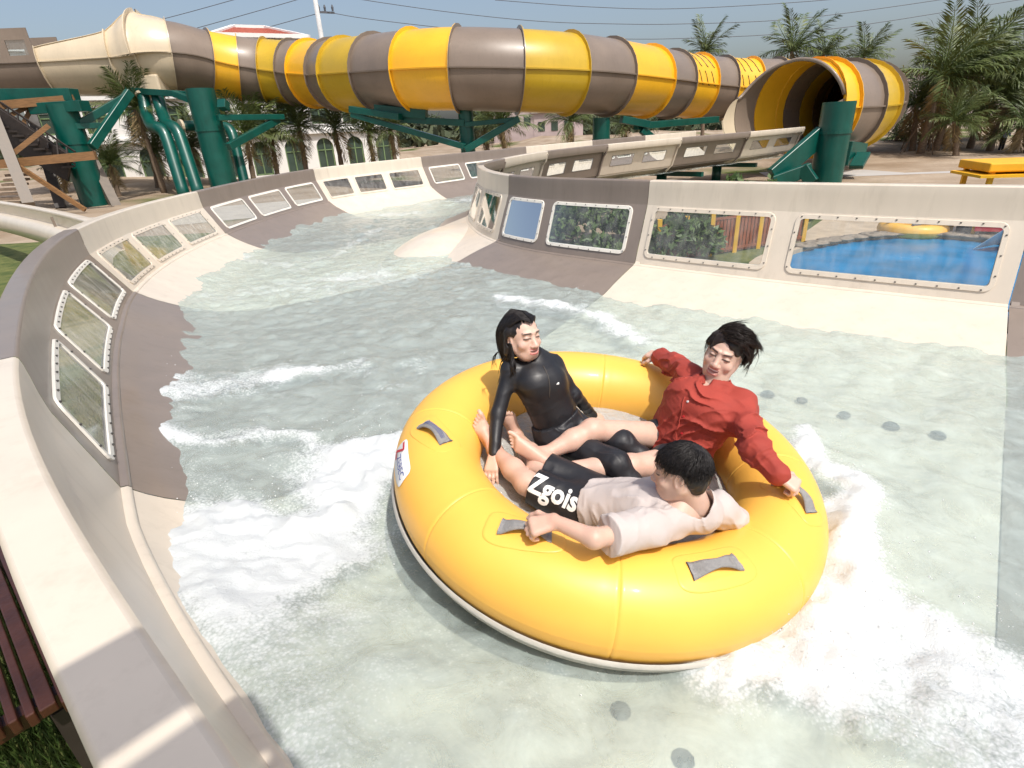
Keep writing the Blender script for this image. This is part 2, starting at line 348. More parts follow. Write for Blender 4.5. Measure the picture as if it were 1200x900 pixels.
dzo = lambda s: np.interp(np.atleast_1d(s), [4, 6], [0, -.08])
def wallpt(s, outer, w, off=0.0):
    """on the window wall: w 0 foot .. 1 under the lip; off = distance proud of the wall on the water side"""
    f = FOOT[outer]; w = np.asarray(w, float)
    f0 = fdo(s) if outer else f[0]; d = f0 + (WTOP - f0) * w; z = f[1] + (.93 + ZR[outer] - 1.22 + (dzo(s) if outer else 0) - f[1]) * w
    P, T, N2 = edge(s, outer); d = d + off
    return np.concatenate([P + N2 * d[:, None], z[:, None]], 1)
flume = tag(empty('water_slide_flume', (0, 0, 0)), 'open cream and taupe fibreglass water slide flume bending in a hairpin', 'water slide')
NS = 22
def side_panel(k, outer, wins, wl, wh):
    mat = (CREAM, TAUPE)[SCOL[k]]; mb = MB()
    s = np.linspace(k + .001, k + .999, NS)
    rz = RIM[:, 1] + ZR[outer] - 1.22
    for i0, i1 in ((0, 4), (3, 6), (5, 7), (6, 9), (8, len(RIM))):     # hard edges between outer face, flat top and inner flare
        G = prof(s, outer, RIM[i0:i1, 0], rz[i0:i1])
        if outer: G[..., 2] += dzo(s)[:, None]
        mb.grid(G if outer else G[:, ::-1])
    cols = sorted(set(list(np.round(np.linspace(0.001, .999, NS), 4)) + [x for w in wins for x in w])); rows = [0, wl, wh, 1]
    Pg = np.array([[wallpt(np.array([k + c]), outer, np.array([r]))[0] for r in rows] for c in cols])
    def skip(i, j):
        c = (cols[i] + cols[i + 1]) / 2
        return j == 1 and any(a < c < b for a, b in wins)
    mb.grid(Pg if not outer else Pg[:, ::-1], (lambda i, j: skip(i, j)) if not outer else (lambda i, j: skip(i, 2 - j)))
    f = FOOT[outer]; led = prof(s, outer, [f[0], f[0] + .03, f[0] + .045, f[0] + .04], [f[1], f[1] - .004, f[1] - .02, f[1] - .06])
    if outer: led[..., :2] += edge(s, True)[2][:, None] * (fdo(s) - f[0])[:, None, None]
    mb.grid(led if outer else led[:, ::-1])
    o = mb.build('side_panel', mat, flume, smooth=True)
    # outside joint rib at the upstream end
    rb = MB(); P, T, N2 = edge([k + .012], outer); P = P[0]; T = T[0]; N2 = N2[0]
    prof_r = [(.04, 1.15), (.12, .95), (.19, .88), (f[0] if not outer else float(fdo(k)[0]), f[1])] + ([(f[0] + .25, .05)] if not outer else [])
    for a, b in zip(prof_r[:-1], prof_r[1:]):
        A = np.array([*(P + N2 * (a[0] - .045)), a[1] + ZR[outer] - 1.22 - .08 * outer]); B_ = np.array([*(P + N2 * (b[0] - .045)), b[1] - .08 * outer]); rb.beam(A, B_, .05, .06, up=(T[0], T[1], 0))
    rb.build('joint_rib', mat, o)
    for a, b in wins:
        L = np.linalg.norm(edge([k + b], outer)[0][0] - edge([k + a], outer)[0][0]); Hh = (wh - wl) * (.93 - f[1])
        def rr(grow, n=5, r=.05):
            A = L / 2 + grow; Bb = Hh / 2 + grow; r = max(r + grow, .015); pts = []
            for cx, cy, a0 in ((A - r, Bb - r, 0), (-A + r, Bb - r, 90), (-A + r, -Bb + r, 180), (A - r, -Bb + r, 270)):
                for i in range(n): t = rad(a0 + 90 * i / (n - 1)); pts.append((cx + r * math.cos(t), cy + r * math.sin(t)))
            # add mid points on the long sides so that the frame follows the curve
            out = []
            for i, p in enumerate(pts):
                q = pts[(i + 1) % len(pts)]; out.append(p)
                if abs(q[0] - p[0]) > .3 * L:
                    for j in range(1, 5): out.append((p[0] + (q[0] - p[0]) * j / 5, p[1] + (q[1] - p[1]) * j / 5))
            return np.array(out)
        def mp(uv, off):
            ss = k + (a + b) / 2 + (b - a) * uv[:, 0] / L; ww = (wl + wh) / 2 + (wh - wl) * uv[:, 1] / Hh
            return wallpt(ss, outer, ww, off)
        fo = .028 if SCOL[k] else .034
        rings = [mp(rr(fo), .001), mp(rr(fo - .004), .014), mp(rr(-.012), .014), mp(rr(-.016), -.01)]
        fm = MB(); G = np.array([np.vstack([r_, r_[:1]]) for r_ in rings]); fm.grid(G if not outer else G[::-1])
        fr = fm.build('window_frame', FRAME if SCOL[k] else CREAM, o, smooth=False)
        pn = MB(); uu = np.linspace(a, b, 7); pn.grid(np.array([wallpt(np.full(2, k + u), outer, np.array([wl, wh]), .004) for u in uu]))
        pn.build('window_pane', PANEW if (outer and k in (6, 7)) else PANE, o, smooth=True)
        if k in (6, 7, 8):
            ring = rr(fo * .45); bt = MB(); per = np.cumsum(np.r_[0, np.linalg.norm(np.diff(np.vstack([ring, ring[:1]]), axis=0), axis=1)])
            for dd in np.arange(.06, per[-1], .17):
                i = min(np.searchsorted(per, dd) - 1, len(ring) - 1); t = (dd - per[i]) / max(per[i + 1] - per[i], 1e-6); uv = ring[i] + (np.vstack([ring, ring[:1]])[i + 1] - ring[i]) * t
                c = mp(uv[None] / 1.0, .017)[0]; bt.box(c, (.011, .011, .010))
            tag(bt.build('frame_bolts', BOLT, o), kind='stuff')
    return o
W3 = [(.05, .31), (.37, .63), (.69, .95)]; W2 = [(.14, .44), (.57, .87)]
for k in range(10):
    side_panel(k, True, W3 if k < 8 else [], .14, .92)
    win = {6: [(.18, .50), (.60, .92)], 7: [(.05, .37), (.46, .93)], 8: [(.04, .435), (.505, .955)], 9: [(.06, .45), (.55, .95)]}.get(k, W2)
    side_panel(k, False, win, .17 if k > 5 else .36, .93 if k > 5 else .86)
    # trough: outer bowl, floor, inner bowl
    s = np.linspace(k + .001, k + .999, NS); fo, fi = FOOT[True], FOOT[False]
    A = prof(s, True, [.49, .53, .6, .7, .84, 1.02, 1.28, 1.7], [.345, .32, .27, .21, .14, .06, -.03, -.09])
    dA = np.array([.49, .53, .6, .7, .84, 1.02, 1.28, 1.7]); A[..., :2] += edge(s, True)[2][:, None] * ((fdo(s)[:, None] + (dA - .46)[None] * fco(s)[:, None]) - dA[None])[..., None]
    B_ = prof(s, False, [.45, .52, .68, .88, 1.12, 1.44, 1.75], [.235, .215, .165, .10, .01, -.06, -.11])[:, ::-1]
    mid = np.stack([A[:, -1] * (1 - t) + B_[:, 0] * t + np.array([0, 0, -.03]) for t in (.25, .5, .75)], 1)
    mb = MB(); mb.grid(np.concatenate([A, mid, B_], 1)); mb.build('trough_panel', (CREAM, TAUPE)[SCOL[k]], flume, smooth=True)
# smooth gel-coat island in the upstream bend
hm = MB(); a = np.linspace(0, 2 * np.pi, 40); rr_ = np.linspace(0, 1, 14); c = np.array([-1.05, 10.9])
Hp = []
for r_ in rr_:
    x = 1.0 * r_ * np.cos(a); y = 2.0 * r_ * np.sin(a); cs, sn = math.cos(-.35), math.sin(-.35)
    Hp.append(np.stack([c[0] + cs * x - sn * y, c[1] + sn * x + cs * y, -.14 + .40 * (1 - r_ ** 2.2) * np.ones_like(a)], 1))
hm.grid(np.array(Hp)); hm.build('flow_hump', CREAM, flume, smooth=True)
# jets in the floor
for px, py in ((900, 460), (940, 468), (990, 485), (1045, 497), (1100, 508), (652, 781), (727, 833), (800, 890)):
    P = onz(px, py, -.10); j = MB(); t = np.linspace(0, 2 * np.pi, 14, endpoint=False)
    j.tube([P + [0, 0, -.02], P + [0, 0, .0], P + [0, 0, .012]], [.045 + .012 * math.sin(px), .042, .02], 9); j.build('jet_nozzle', JET, flume)

# ------------------------------------------------------------------ water in the flume
RC = np.array([.4707, 2.5307, .26]); RM = .892; RR = .224; TX, TY = -.1366, .08
def polyd(X, Y, pts):
    d = np.full(X.shape, 1e9)
    for (x0, y0), (x1, y1) in zip(pts[:-1], pts[1:]):
        dx, dy = x1 - x0, y1 - y0; t = np.clip(((X - x0) * dx + (Y - y0) * dy) / (dx * dx + dy * dy + 1e-9), 0, 1)
        d = np.minimum(d, np.hypot(X - x0 - t * dx, Y - y0 - t * dy))
    return d
FOAM = [([(150, 420), (190, 455), (250, 450), (320, 432)], .30, .62, .06), ([(330, 432), (435, 424)], .16, .55, .05), ([(250, 470), (420, 470), (460, 440)], .5, .22, .03), ([(250, 345), (400, 330), (540, 308)], .85, .42, .02), ([(420, 255), (500, 245)], .9, .35, .02), ([(380, 560), (300, 560)], .5, .25, .02), ([(420, 640), (380, 720), (450, 780)], .4, .30, .02), ([(105, 470), (170, 522), (260, 520), (330, 500), (400, 520), (455, 505)], .13, .62, .07),
        ([(222, 640), (290, 605), (360, 592), (420, 545), (465, 515)], .20, .95, .12), ([(415, 550), (390, 600), (440, 640), (390, 660)], .30, .60, .05), ([(300, 640), (260, 660), (340, 690)], .2, .4, .03),
        ([(590, 338), (640, 346), (690, 358), (730, 374), (757, 388)], .17, .60, .07), ([(600, 350), (720, 378)], .45, .42, .03), ([(290, 300), (340, 314), (400, 288), (450, 264)], .20, .5, .06),
        ([(965, 520), (988, 590), (985, 660), (955, 735), (900, 785)], .13, .85, .10), ([(1000, 640), (1070, 715), (1150, 780), (1215, 840)], .30, .75, .09), ([(985, 560), (1010, 690)], .25, .5, .04),
        ([(960, 760), (1060, 820), (1150, 900)], .22, .45, .05), ([(600, 690), (640, 680)], .16, .38, .03), ([(470, 450), (540, 400)], .2, .18, .03), ([(510, 236), (560, 232)], .5, .4, .04), ([(620, 800), (700, 830)], .2, .25, .02), ([(1130, 730), (1200, 760)], .2, .4, .04)]
FOAM = [([tuple(onz(x, y, 0.05)[:2]) for x, y in p], w, st, hh) for p, w, st, hh in FOAM]
def water_height(P, outerness, fine=True):
    X, Y = P[:, 0], P[:, 1]
    foam = np.zeros(len(P)); z = np.zeros(len(P))
    Q = np.stack([X, Y, np.zeros_like(X)], 1)
    wx = fbm(Q, 1.6, 3, 11) * .22; wy = fbm(Q, 1.6, 3, 17) * .22
    ru = fbm(Q, 6.0, 4, 23)
    for pts, w, st, hh in FOAM:
        d = polyd(X + wx, Y + wy, pts); gq = np.exp(-(d / w) ** 2); foam += st * gq; z += .38 * hh * gq * (.8 + .6 * ru)
    z += .018 * fbm(Q, 1.3, 3, 2) + .013 * fbm(Q * [1, 1, 1], 5.0, 4, 4)
    z += np.minimum(foam, 1) * .014 * fbm(Q, 24, 4, 9)
    z += (.15 + .13 * sstep(2.6, 1.4, Y)) * sstep(.82, 1.0, outerness) + .01
    foam += .22 * sstep(.2, .9, fbm(Q, .9, 4, 41)) + .45 * sstep(.90, 1.0, outerness) + .35 * sstep(.08, .0, outerness)
    rr = np.hypot(X - RC[0], Y - RC[1]); z = np.where(rr < RM - .02, np.minimum(z, .02), z)
    return z, np.clip(foam, 0, 1.4)
def water_part(s0, s1, ns, nt):
    s = np.linspace(s0, s1, ns)
    Po, To, No = edge(s, True); Pi, Ti, Ni = edge(s, False)
    A = Po + No * (fdo(s) + .05)[:, None]; B2 = Pi + Ni * .40; t = np.linspace(0, 1, nt)
    XY = A[:, None] * (1 - t)[None, :, None] + B2[:, None] * t[None, :, None]
    P = np.concatenate([XY, np.zeros(XY.shape[:2] + (1,))], 2).reshape(-1, 3)
    z, f = water_height(P, 1 - np.tile(t, ns)); P[:, 2] = z
    i = np.arange(ns - 1)[:, None] * nt + np.arange(nt - 1)[None]; i = i.ravel()
    return P, np.stack([i, i + nt, i + nt + 1, i + 1], 1), f
pa = water_part(0.0, 6.6, 300, 90); pb = water_part(6.6, 10.0, 480, 260)
V = np.concatenate([pa[0], pb[0]]); Fq = np.concatenate([pa[1], pb[1] + len(pa[0])]); fo = np.concatenate([pa[2], pb[2]])
me = bpy.data.meshes.new('water'); me.vertices.add(len(V)); me.vertices.foreach_set('co', V.astype(np.float32).ravel())
me.loops.add(Fq.size); me.loops.foreach_set('vertex_index', Fq.astype(np.int32).ravel()); me.polygons.add(len(Fq)); me.polygons.foreach_set('loop_start', np.arange(0, Fq.size, 4, dtype=np.int32))
me.update(calc_edges=True); me.polygons.foreach_set('use_smooth', [True] * len(Fq)); me.materials.append(WATER)
at = me.attributes.new('foam', 'FLOAT', 'POINT'); at.data.foreach_set('value', fo.astype(np.float32))
tag(link(bpy.data.objects.new('water', me)), kind='structure')
# spray thrown off the breaking crests
ico = [(0, 0, 1), (0, 0, -1), (1, 0, 0), (-1, 0, 0), (0, 1, 0), (0, -1, 0)]; icf = [(0, 2, 4), (0, 4, 3), (0, 3, 5), (0, 5, 2), (1, 4, 2), (1, 3, 4), (1, 5, 3), (1, 2, 5)]
sp = MB(); VV = []; FF = []
for (pts, w, st, hh), n in zip(FOAM, (130, 30, 10, 0, 0, 10, 10, 100, 260, 80, 20, 160, 20, 60, 210, 210, 60, 60, 20, 0, 0, 20, 30)):
    for q in range(n):
        i = random.randrange(len(pts) - 1); t = random.random(); x = pts[i][0] + (pts[i + 1][0] - pts[i][0]) * t + random.gauss(0, w * .8); y = pts[i][1] + (pts[i + 1][1] - pts[i][1]) * t + random.gauss(0, w * .8)
        if np.hypot(x - RC[0], y - RC[1]) < RM + RR - .03: continue
        z = .06 + abs(random.gauss(0, hh * 1.1)); r = random.choice((.0016, .002, .003, .0042))
        n0 = len(VV); VV += [(x + a_ * r, y + b_ * r, z + c_ * r) for a_, b_, c_ in ico]; FF += [tuple(n0 + j for j in f) for f in icf]
SPRAY = pbr('spray_drop', (.82, .84, .85), .15, .02, 5)
tag(mesh_obj('water_spray', VV, FF, SPRAY), 'fine white water spray thrown up by breaking crests', 'spray', kind='stuff')

# ------------------------------------------------------------------ tube slide behind
def gz(x, y):
    """ground height (the ground drops a little towards the white building)"""
    return GZ
TP = [(200, 66, 36), (243, 75, 37.5), (280, 81, 38.5), (313, 84, 39), (345, 86, 38.8), (367, 87, 38), (393, 88, 36.2), (408, 88, 34.6), (443, 86, 32.8), (486, 83.5, 31), (538, 82, 30), (607, 84, 30), (665, 87, 31),
      (713, 91, 33), (758, 96, 35.5), (785, 99, 37.5), (815, 102, 39), (843, 104, 40), (875, 105, 40.5), (905, 105, 41), (935, 106, 41.5), (962, 108, 41), (985, 111, 39.5), (1003, 115, 37), (1011, 119, 34.2), (1010, 122, 31.6), (1001, 125, 29.8), (984, 127, 28.7), (960, 128, 28), (946, 128.5, 27.8)]
TPW = np.array([atd(*p) for p in TP]); TRD = np.r_[np.full(24, 1.98), 2.0, 2.04, 2.08, 2.12, 2.15, 2.15]
tubecol = [TAUPE2, YEL, TAUPE2, MUS, TAUPE2, YEL, TAUPE2, MUS, TAUPE2, YEL, TAUPE2, MUS, TAUPE2, YEL, TAUPE2, YEL, TAUPE2, YEL, TAUPE2, YEL, TAUPE2, MUS, TAUPE2, YEL, MUS, TAUPE2, MUS, TAUPE2, YEL, TAUPE2]
LP = [(-70, 80, 33.5), (-5, 79, 34.5), (62, 76, 35.2), (146, 72, 35.8), (176, 69, 35.9), (201, 66, 36)]; LPW = np.array([atd(*p) for p in LP]); LPW = np.vstack([LPW[:-1], TPW[:3]]); LR = [1.75, 1.75, 1.78, 2.0, 2.0, 1.98, 1.98, 1.98]; LRU = [1.75, 1.75, 1.78, 2.1, 2.6, 2.0, 1.98, 1.98]
TPC = np.vstack([LPW[:5], TPW]); TRC = np.r_[[1.75, 1.75, 1.78, 2.0, 1.98], TRD]
tslide = tag(empty('tube_slide', (0, 0, 0)), 'enclosed tube slide of yellow and taupe rings winding across the back', 'tube slide')
def frames(path, t):
    P = catmull(path, t); e = 2e-3; n = len(path) - 1
    T = catmull(path, np.clip(t + e, 0, n)) - catmull(path, np.clip(t - e, 0, n)); T /= np.linalg.norm(T, axis=1)[:, None]
    sd = np.cross(T, (0, 0, 1.)); sd /= np.linalg.norm(sd, axis=1)[:, None]; u = np.cross(sd, T)
    return P, T, sd, u
def shell(path, rads, t0, t1, th, mat, name, parent, n=7, lip=.17, seam=.10, m=15):
    """a curved panel; th = (lo, hi) angles in degrees, or functions of 0..1"""
    t = np.linspace(t0 + 1e-4, t1 - 1e-4, n); P, T, sd, u = frames(path, t); R = np.interp(t, np.arange(len(path)), rads)
    lo = np.array([th[0](x) if callable(th[0]) else th[0] for x in np.linspace(0, 1, n)]); hi = np.array([th[1](x) if callable(th[1]) else th[1] for x in np.linspace(0, 1, n)])
    A = np.radians(lo[:, None] + (hi - lo)[:, None] * np.linspace(0, 1, m)[None])
    def ring(i, extra, Ai):
        return P[i] + (R[i] + extra) * (np.cos(Ai)[:, None] * sd[i] + np.sin(Ai)[:, None] * u[i])
    rows = [ring(0, lip, A[0]) - T[0] * 0.0, ring(0, lip, A[0]) + T[0] * .03] + [ring(i, 0, A[i]) + (T[i] * .03 if i == 0 else 0) - (T[i] * .03 if i == n - 1 else 0) for i in range(n)] + [ring(n - 1, lip, A[-1]) - T[-1] * .03, ring(n - 1, lip, A[-1])]
    G = np.array(rows); mb = MB(); mb.grid(G)
    if seam:
        for j in (0, m - 1):
            rr = [i for i in range(2, n + 2)]
            outw = np.array([np.cos(A[i - 2][j]) * sd[i - 2] + np.sin(A[i - 2][j]) * u[i - 2] for i in rr]); tang = np.array([-np.sin(A[i - 2][j]) * sd[i - 2] + np.cos(A[i - 2][j]) * u[i - 2] for i in rr]) * (1 if j == 0 else -1)
            base = np.array([G[i][j] for i in rr]) + tang * .004
            mb.grid(np.stack([base, base + outw * seam, base + outw * seam + tang * .03, base + tang * .03], 1))
    o = mb.build(name, mat, parent, smooth=True)
    md = o.modifiers.new('edge', 'EDGE_SPLIT'); md.split_angle = rad(50)
    return o
for k in range(len(TP) - 1):
    nn = 8 if k > 18 else 6
    up_ = shell(TPC, TRC, k + 5, k + 6, (0, 180), tubecol[k], 'panel', tslide, n=nn)
    shell(TPC, TRC, k + 5, k + 6, (180, 360), tubecol[k], 'panel', tslide, n=nn)
    if k in (15, 17, 27):        # painted scale-like lines
        for row in range(2):
            for q in range(3):
                t = np.linspace(k + .18 + .26 * q, k + .36 + .26 * q, 9); P, T, sd, u = frames(TPW, t); R = np.interp(t, np.arange(len(TP)), TRD) + .012
                th = np.radians(72 - 50 * row - 42 * np.sin(np.linspace(0, 1, 9) * math.pi / 2) * (.6 if row else 1)); l = MB()
                l.tube(P + R[:, None] * (np.cos(th)[:, None] * sd + np.sin(th)[:, None] * u), .022, 4); l.build('painted_line', TRIM, up_)
# exit flare: the far wall runs on, its edge sweeping down to the flume
nrm0 = lambda v: v / np.linalg.norm(v)
ex = TPW[-1]; dn = np.array([SEC[0][0], SEC[0][1]]).mean(0); d1 = nrm0(ex - TPW[-2])
FP = np.array([TPW[-2], ex, ex + d1 * 1.1, ex + d1 * 2.1 + [0, -.3, 0], ex + d1 * 2.8 + [0, -.7, 0]]); FR = [2.15, 2.15, 2.17, 2.2, 2.25]
shell(FP, FR, 1, 2, (-70, lambda x: 165 - 80 * x ** .8), YEL, 'exit_panel', tslide, n=10, seam=.0, lip=.05)
shell(FP, FR, 2, 3, (-70, lambda x: 85 - 68 * sstep(-.25, .95, x)), TAUPE2, 'exit_panel', tslide, n=10, seam=.0, lip=.05)
shell(FP, FR, 3, 4, (-70, lambda x: 17 - 25 * sstep(0, 1, x)), CREAM2, 'exit_panel', tslide, n=10, seam=.0, lip=.05)
shell(FP, FR, 1, 1.7, (lambda x: 170 + 8 * x, 250), TAUPE2, 'exit_panel', tslide, n=6, seam=.0, lip=.05)
# rolled edge along the exit wall
rt = np.linspace(1, 3.0, 26); P_, T_, s_, u_ = frames(FP, rt); Rr = np.interp(rt, range(5), FR)
hi_ = np.where(rt < 2, 165 - 80 * np.maximum(rt - 1, 0) ** .8, 85 - 68 * sstep(-.25, .95, rt - 2)); e_ = MB()
e_.tube(P_ + (Rr + .03)[:, None] * (np.cos(np.radians(hi_))[:, None] * s_ + np.sin(np.radians(hi_))[:, None] * u_), .085, 8); e_.build('rolled_edge', TAUPE2, tslide, smooth=True)
# open feeder flume on the left end
for k, (lo, hi, mt) in enumerate([(0, 0, TAUPE2), (0, 0, TAUPE2), (26, 44, CREAM2), (44, 86, CREAM2), (86, 90.5, CREAM2)]):
    shell(LPW, LR, k, k + 1, (180, 360), mt, 'panel', tslide, n=7)
    if k >= 2:
        h_ = (lambda lo, hi: (lambda x: lo + (hi - lo) * x))(lo, hi)
        shell(LPW, LRU, k, k + 1, (0, h_), mt, 'panel', tslide, n=9, seam=.06)
        shell(LPW, LRU, k, k + 1, (lambda x, h_=h_: 180 - h_(x), 180), mt, 'panel', tslide, n=9, seam=.06)
    else:
        for sg in (1, -1):
            t = np.linspace(k, k + 1, 13); P, T, sd, u = frames(LPW, t); base = P + sd * 1.8 * sg
            mb = MB(); zz = [0, .35, 1.15, 1.75]; G = np.array([[b + [0, 0, z] for z in zz] for b in base])
            mb.grid(G, lambda i, j: j == 1 and (i % 6) in (1, 2, 3, 4)); wp = mb.build('window_wall', TAUPE2, tslide)
            wp.modifiers.new('s', 'SOLIDIFY').thickness = .08
            for q in (0, 6):
                pm = MB(); pm.grid(G[q + 1:q + 6, 1:3]); pm.build('window_pane', PANE, wp)
# outlet box and pipes under the bulge
c = atd(176, 96, 35.6); ob = MB(); ob.box(c + [0, 0, -.2], (1.9, 1.6, 1.1)); bevel(ob.build('outlet_box', CREAM2, tslide), .12, 3)

# ------------------------------------------------------------------ green steel supports
def column(name_label, top, r, extra=(), tilt=0, cap=True):
    """top = (px, py, depth): a vertical tube column from there to the ground; extra = beams (kind, a, b, w, h)"""
    P = atd(*top); base = (P[0], P[1], gz(P[0], P[1]))
    o = tag(empty('support_column', base), name_label, 'steel column', 'green steel supports of the tube slide')
    m = MB(); m.tube([(0, 0, -.3), (0, 0, .3), (0, 0, (P[2] - base[2]) * .5), (0, 0, P[2] - base[2])], r, 28); m.build('post', GREEN, o, smooth=True).modifiers.new('e', 'EDGE_SPLIT')
    m = MB(); m.tube([(0, 0, (P[2] - base[2]) * .62), (0, 0, (P[2] - base[2]) * .62 + .12)], r * 1.06, 28); m.build('collar', GREEN, o)
    for a, b, w, h in extra:
        m = MB(); A = atd(*a) - np.array(base); B_ = atd(*b) - np.array(base)
        m.beam(A, B_, w, h); bevel(m.build('bracket', GREEN, o), .02, 1)
    return o
column('green steel column under the taupe feeder flume beside the stairs', (71, 122, 31), .74, [((40, 128, 31), (100, 124, 31), .9, .55), ((-60, 112, 31), (88, 111, 31), .8, .62), ((152, 108, 33), (108, 172, 31.5), .35, .45), ((150, 112, 33), (92, 146, 31.5), .35, .4), ((85, 148, 31.2), (118, 147, 32), .3, .3)])
column('thick green steel column carrying the first yellow ring', (234, 104, 33), .80, [((205, 110, 33.5), (232, 120, 33), .4, .35), ((255, 138, 33), (332, 137, 36), .35, .32), ((268, 172, 33), (326, 140, 36), .35, .4), ((262, 118, 33), (262, 128, 33), .5, .5), ((150, 106, 35), (240, 112, 33.5), .35, .35)])
column('slim green steel column under the middle of the tube slide', (545, 128, 31), .42, [((412, 128, 32.5), (470, 137, 31.5), .6, .35), ((412, 134, 32.5), (545, 172, 31), .3, .3), ((470, 140, 32), (545, 144, 31), .3, .35), ((545, 176, 31), (608, 139, 30.8), .3, .35), ((545, 146, 31), (606, 140, 30.8), .3, .25), ((440, 128, 32), (500, 134, 31.4), .4, .5)])
column('short green steel column under a yellow ring of the tube slide', (705, 138, 33), .52, [((745, 148, 33.5), (840, 140, 38), .4, .4), ((752, 152, 33.5), (765, 162, 34), .3, .4), ((728, 140, 33), (760, 146, 33.5), .5, .4)])
column('wide glossy green steel column standing before the tube slide exit', (984, 119, 24.5), .68, [((963, 158, 25.2), (905, 208, 25.2), .3, .85), ((905, 214, 25.0), (950, 198, 24.8), .3, .55), ((940, 196, 24.8), (952, 214, 24.8), .5, .5), ((990, 180, 27), (1008, 182, 28), .5, 1.1), ((1003, 196, 26.5), (1012, 180, 27), .6, .2)])
def pipe_run(label, pts, r):
    P = np.array([atd(*p) for p in pts]); base = (P[-1][0], P[-1][1], gz(P[-1][0], P[-1][1])); P = np.vstack([P[:-1], [[P[-1][0], P[-1][1], gz(P[-1][0], P[-1][1]) + .0]]])
    o = tag(empty('water_pipe', base), label, 'pipe', 'green water pipes of the tube slide')
    m = MB(); t = np.linspace(0, len(P) - 1, 5 * len(P)); ii = np.interp(t, range(len(P)), range(len(P)))
    # rounded corners: subdivide linearly then smooth
    Q = np.array([P[min(int(x), len(P) - 2)] + (P[min(int(x), len(P) - 2) + 1] - P[min(int(x), len(P) - 2)]) * (x - min(int(x), len(P) - 2)) for x in ii])
    for _ in range(2): Q[1:-1] = (Q[:-2] + 2 * Q[1:-1] + Q[2:]) / 4
    m.tube(Q - np.array(base), r, 16); m.build('pipe_body', GREEN, o, smooth=True)
    f = MB(); d = Q[1] - Q[0]; d = d / np.linalg.norm(d); f.tube([Q[0] - np.array(base) - d * .05, Q[0] - np.array(base) + d * .1], r * 1.25, 16); f.build('pipe_collar', CREAM2, o)
    return o
pipe_run('green water pipe dropping from the outlet box, left of the pair', [(168, 111, 35), (172, 135, 35), (178, 148, 34.5), (186, 150, 34), (194, 156, 34), (214, 222, 34)], .36)
pipe_run('green water pipe dropping from the outlet box, right of the pair', [(184, 111, 35), (190, 132, 35), (196, 146, 34.5), (204, 149, 34), (210, 156, 34), (232, 222, 34)], .36)
pipe_run('green water pipe curving down behind the thick column', [(212, 148, 34.5), (255, 147, 36), (268, 150, 36), (273, 158, 36), (286, 212, 36)], .32)

# ------------------------------------------------------------------ stair tower at the left
st = tag(empty('stair_tower', (*atd(40, 190, 29)[:2], GZ)), 'dark steel stair tower with ochre beams beside the green column', 'stairs')
sb = np.array(st.location)
def part(parent, name, mat, a, b, w, h, base):
    m = MB(); m.beam(atd(*a) - base, atd(*b) - base, w, h); return m.build(name, mat, parent)
for a, b in (((-22, 100, 28.5), (34, 240, 28.5)), ((72, 118, 33), (140, 250, 33)), ((30, 110, 33), (72, 245, 33))): part(st, 'post', TAN if a[0] != 30 else STEELB, a, b, .5, .5, sb)
for a, b in (((-40, 196, 28.6), (112, 182, 30)), ((-30, 126, 30), (88, 116, 31))): part(st, 'beam', TIMBER, a, b, .35, .42, sb)
for a, b in (((10, 184, 28.7), (57, 147, 29.5)), ((22, 195, 29), (100, 246, 30)), ((-20, 150, 30), (40, 122, 31)), ((40, 120, 31), (20, 160, 31))): part(st, 'brace', TIMBER, a, b, .16, .22, sb)
for dz in (0, 1): part(st, 'stringer', STEELB, (-30, 122 + 16 * dz, 30 + dz), (82, 196 + 4 * dz, 30.5 + dz), .12, 1.3, sb)
for q in range(14): part(st, 'tread', STEELB, (-28 + 8.2 * q, 128 + 5.2 * q, 30), (-24 + 8.2 * q, 127 + 5.2 * q, 31.5), .5, .1, sb)
for q in range(8): part(st, 'tread', BARK, (-6 + 2 * q, 244 - 5.5 * q, 29.5), (24 + 1.5 * q, 243 - 5.5 * q, 29.8), .5, .12, sb)
for dz in (0, 7, 14): part(st, 'handrail', STEELB, (-20, 106 + dz, 30), (88, 178 + dz, 30.4), .08, .08, sb)
for q in range(9): part(st, 'baluster', STEELB, (-14 + 11.5 * q, 112 + 7.6 * q, 30.1), (-12 + 11.5 * q, 128 + 7.6 * q, 30.1), .07, .07, sb)

# ------------------------------------------------------------------ second flume at the left, seen from outside
sf = tag(empty('side_flume', (0, 0, 0)), 'cream flume passing behind the left flume wall, seen from outside', 'water slide')
sp_ = np.array([onz(-160, 228, .62), onz(-60, 231, .62), onz(0, 238, .62), onz(60, 249, .62), onz(108, 262, .62), onz(135, 272, .62)])
t = np.linspace(0, 5, 36); P = catmull(sp_, t); T = np.gradient(P, axis=0); T /= np.linalg.norm(T, axis=1)[:, None]; Nn = np.stack([T[:, 1], -T[:, 0], 0 * T[:, 0]], 1)
pr = np.array([(-.22, .0), (-.02, .02), (0, 0), (0, -.06), (-.05, -.10), (-.06, -.32)]); m = MB(); m.grid(P[:, None] + Nn[:, None] * pr[None, :, :1] + np.array([0, 0, 1.])[None, None] * pr[None, :, 1:]); m.build('side_panel', CREAM, sf, smooth=True)
pr = np.array([(-.06, -.32), (.04, -.33), (.16, -.42), (.22, -.6), (.1, -.85), (-.3, -1.05)]); m = MB(); m.grid(P[:, None] + Nn[:, None] * pr[None, :, :1] + np.array([0, 0, 1.])[None, None] * pr[None, :, 1:]); m.build('trough_panel', CREAM, sf, smooth=True)
for q in (9, 21): 
    m = MB(); m.beam(P[q] + Nn[q] * .03 + [0, 0, -.1], P[q] + Nn[q] * .02 + [0, 0, -.34], .05, .05); m.build('joint_rib', TAUPE, sf)

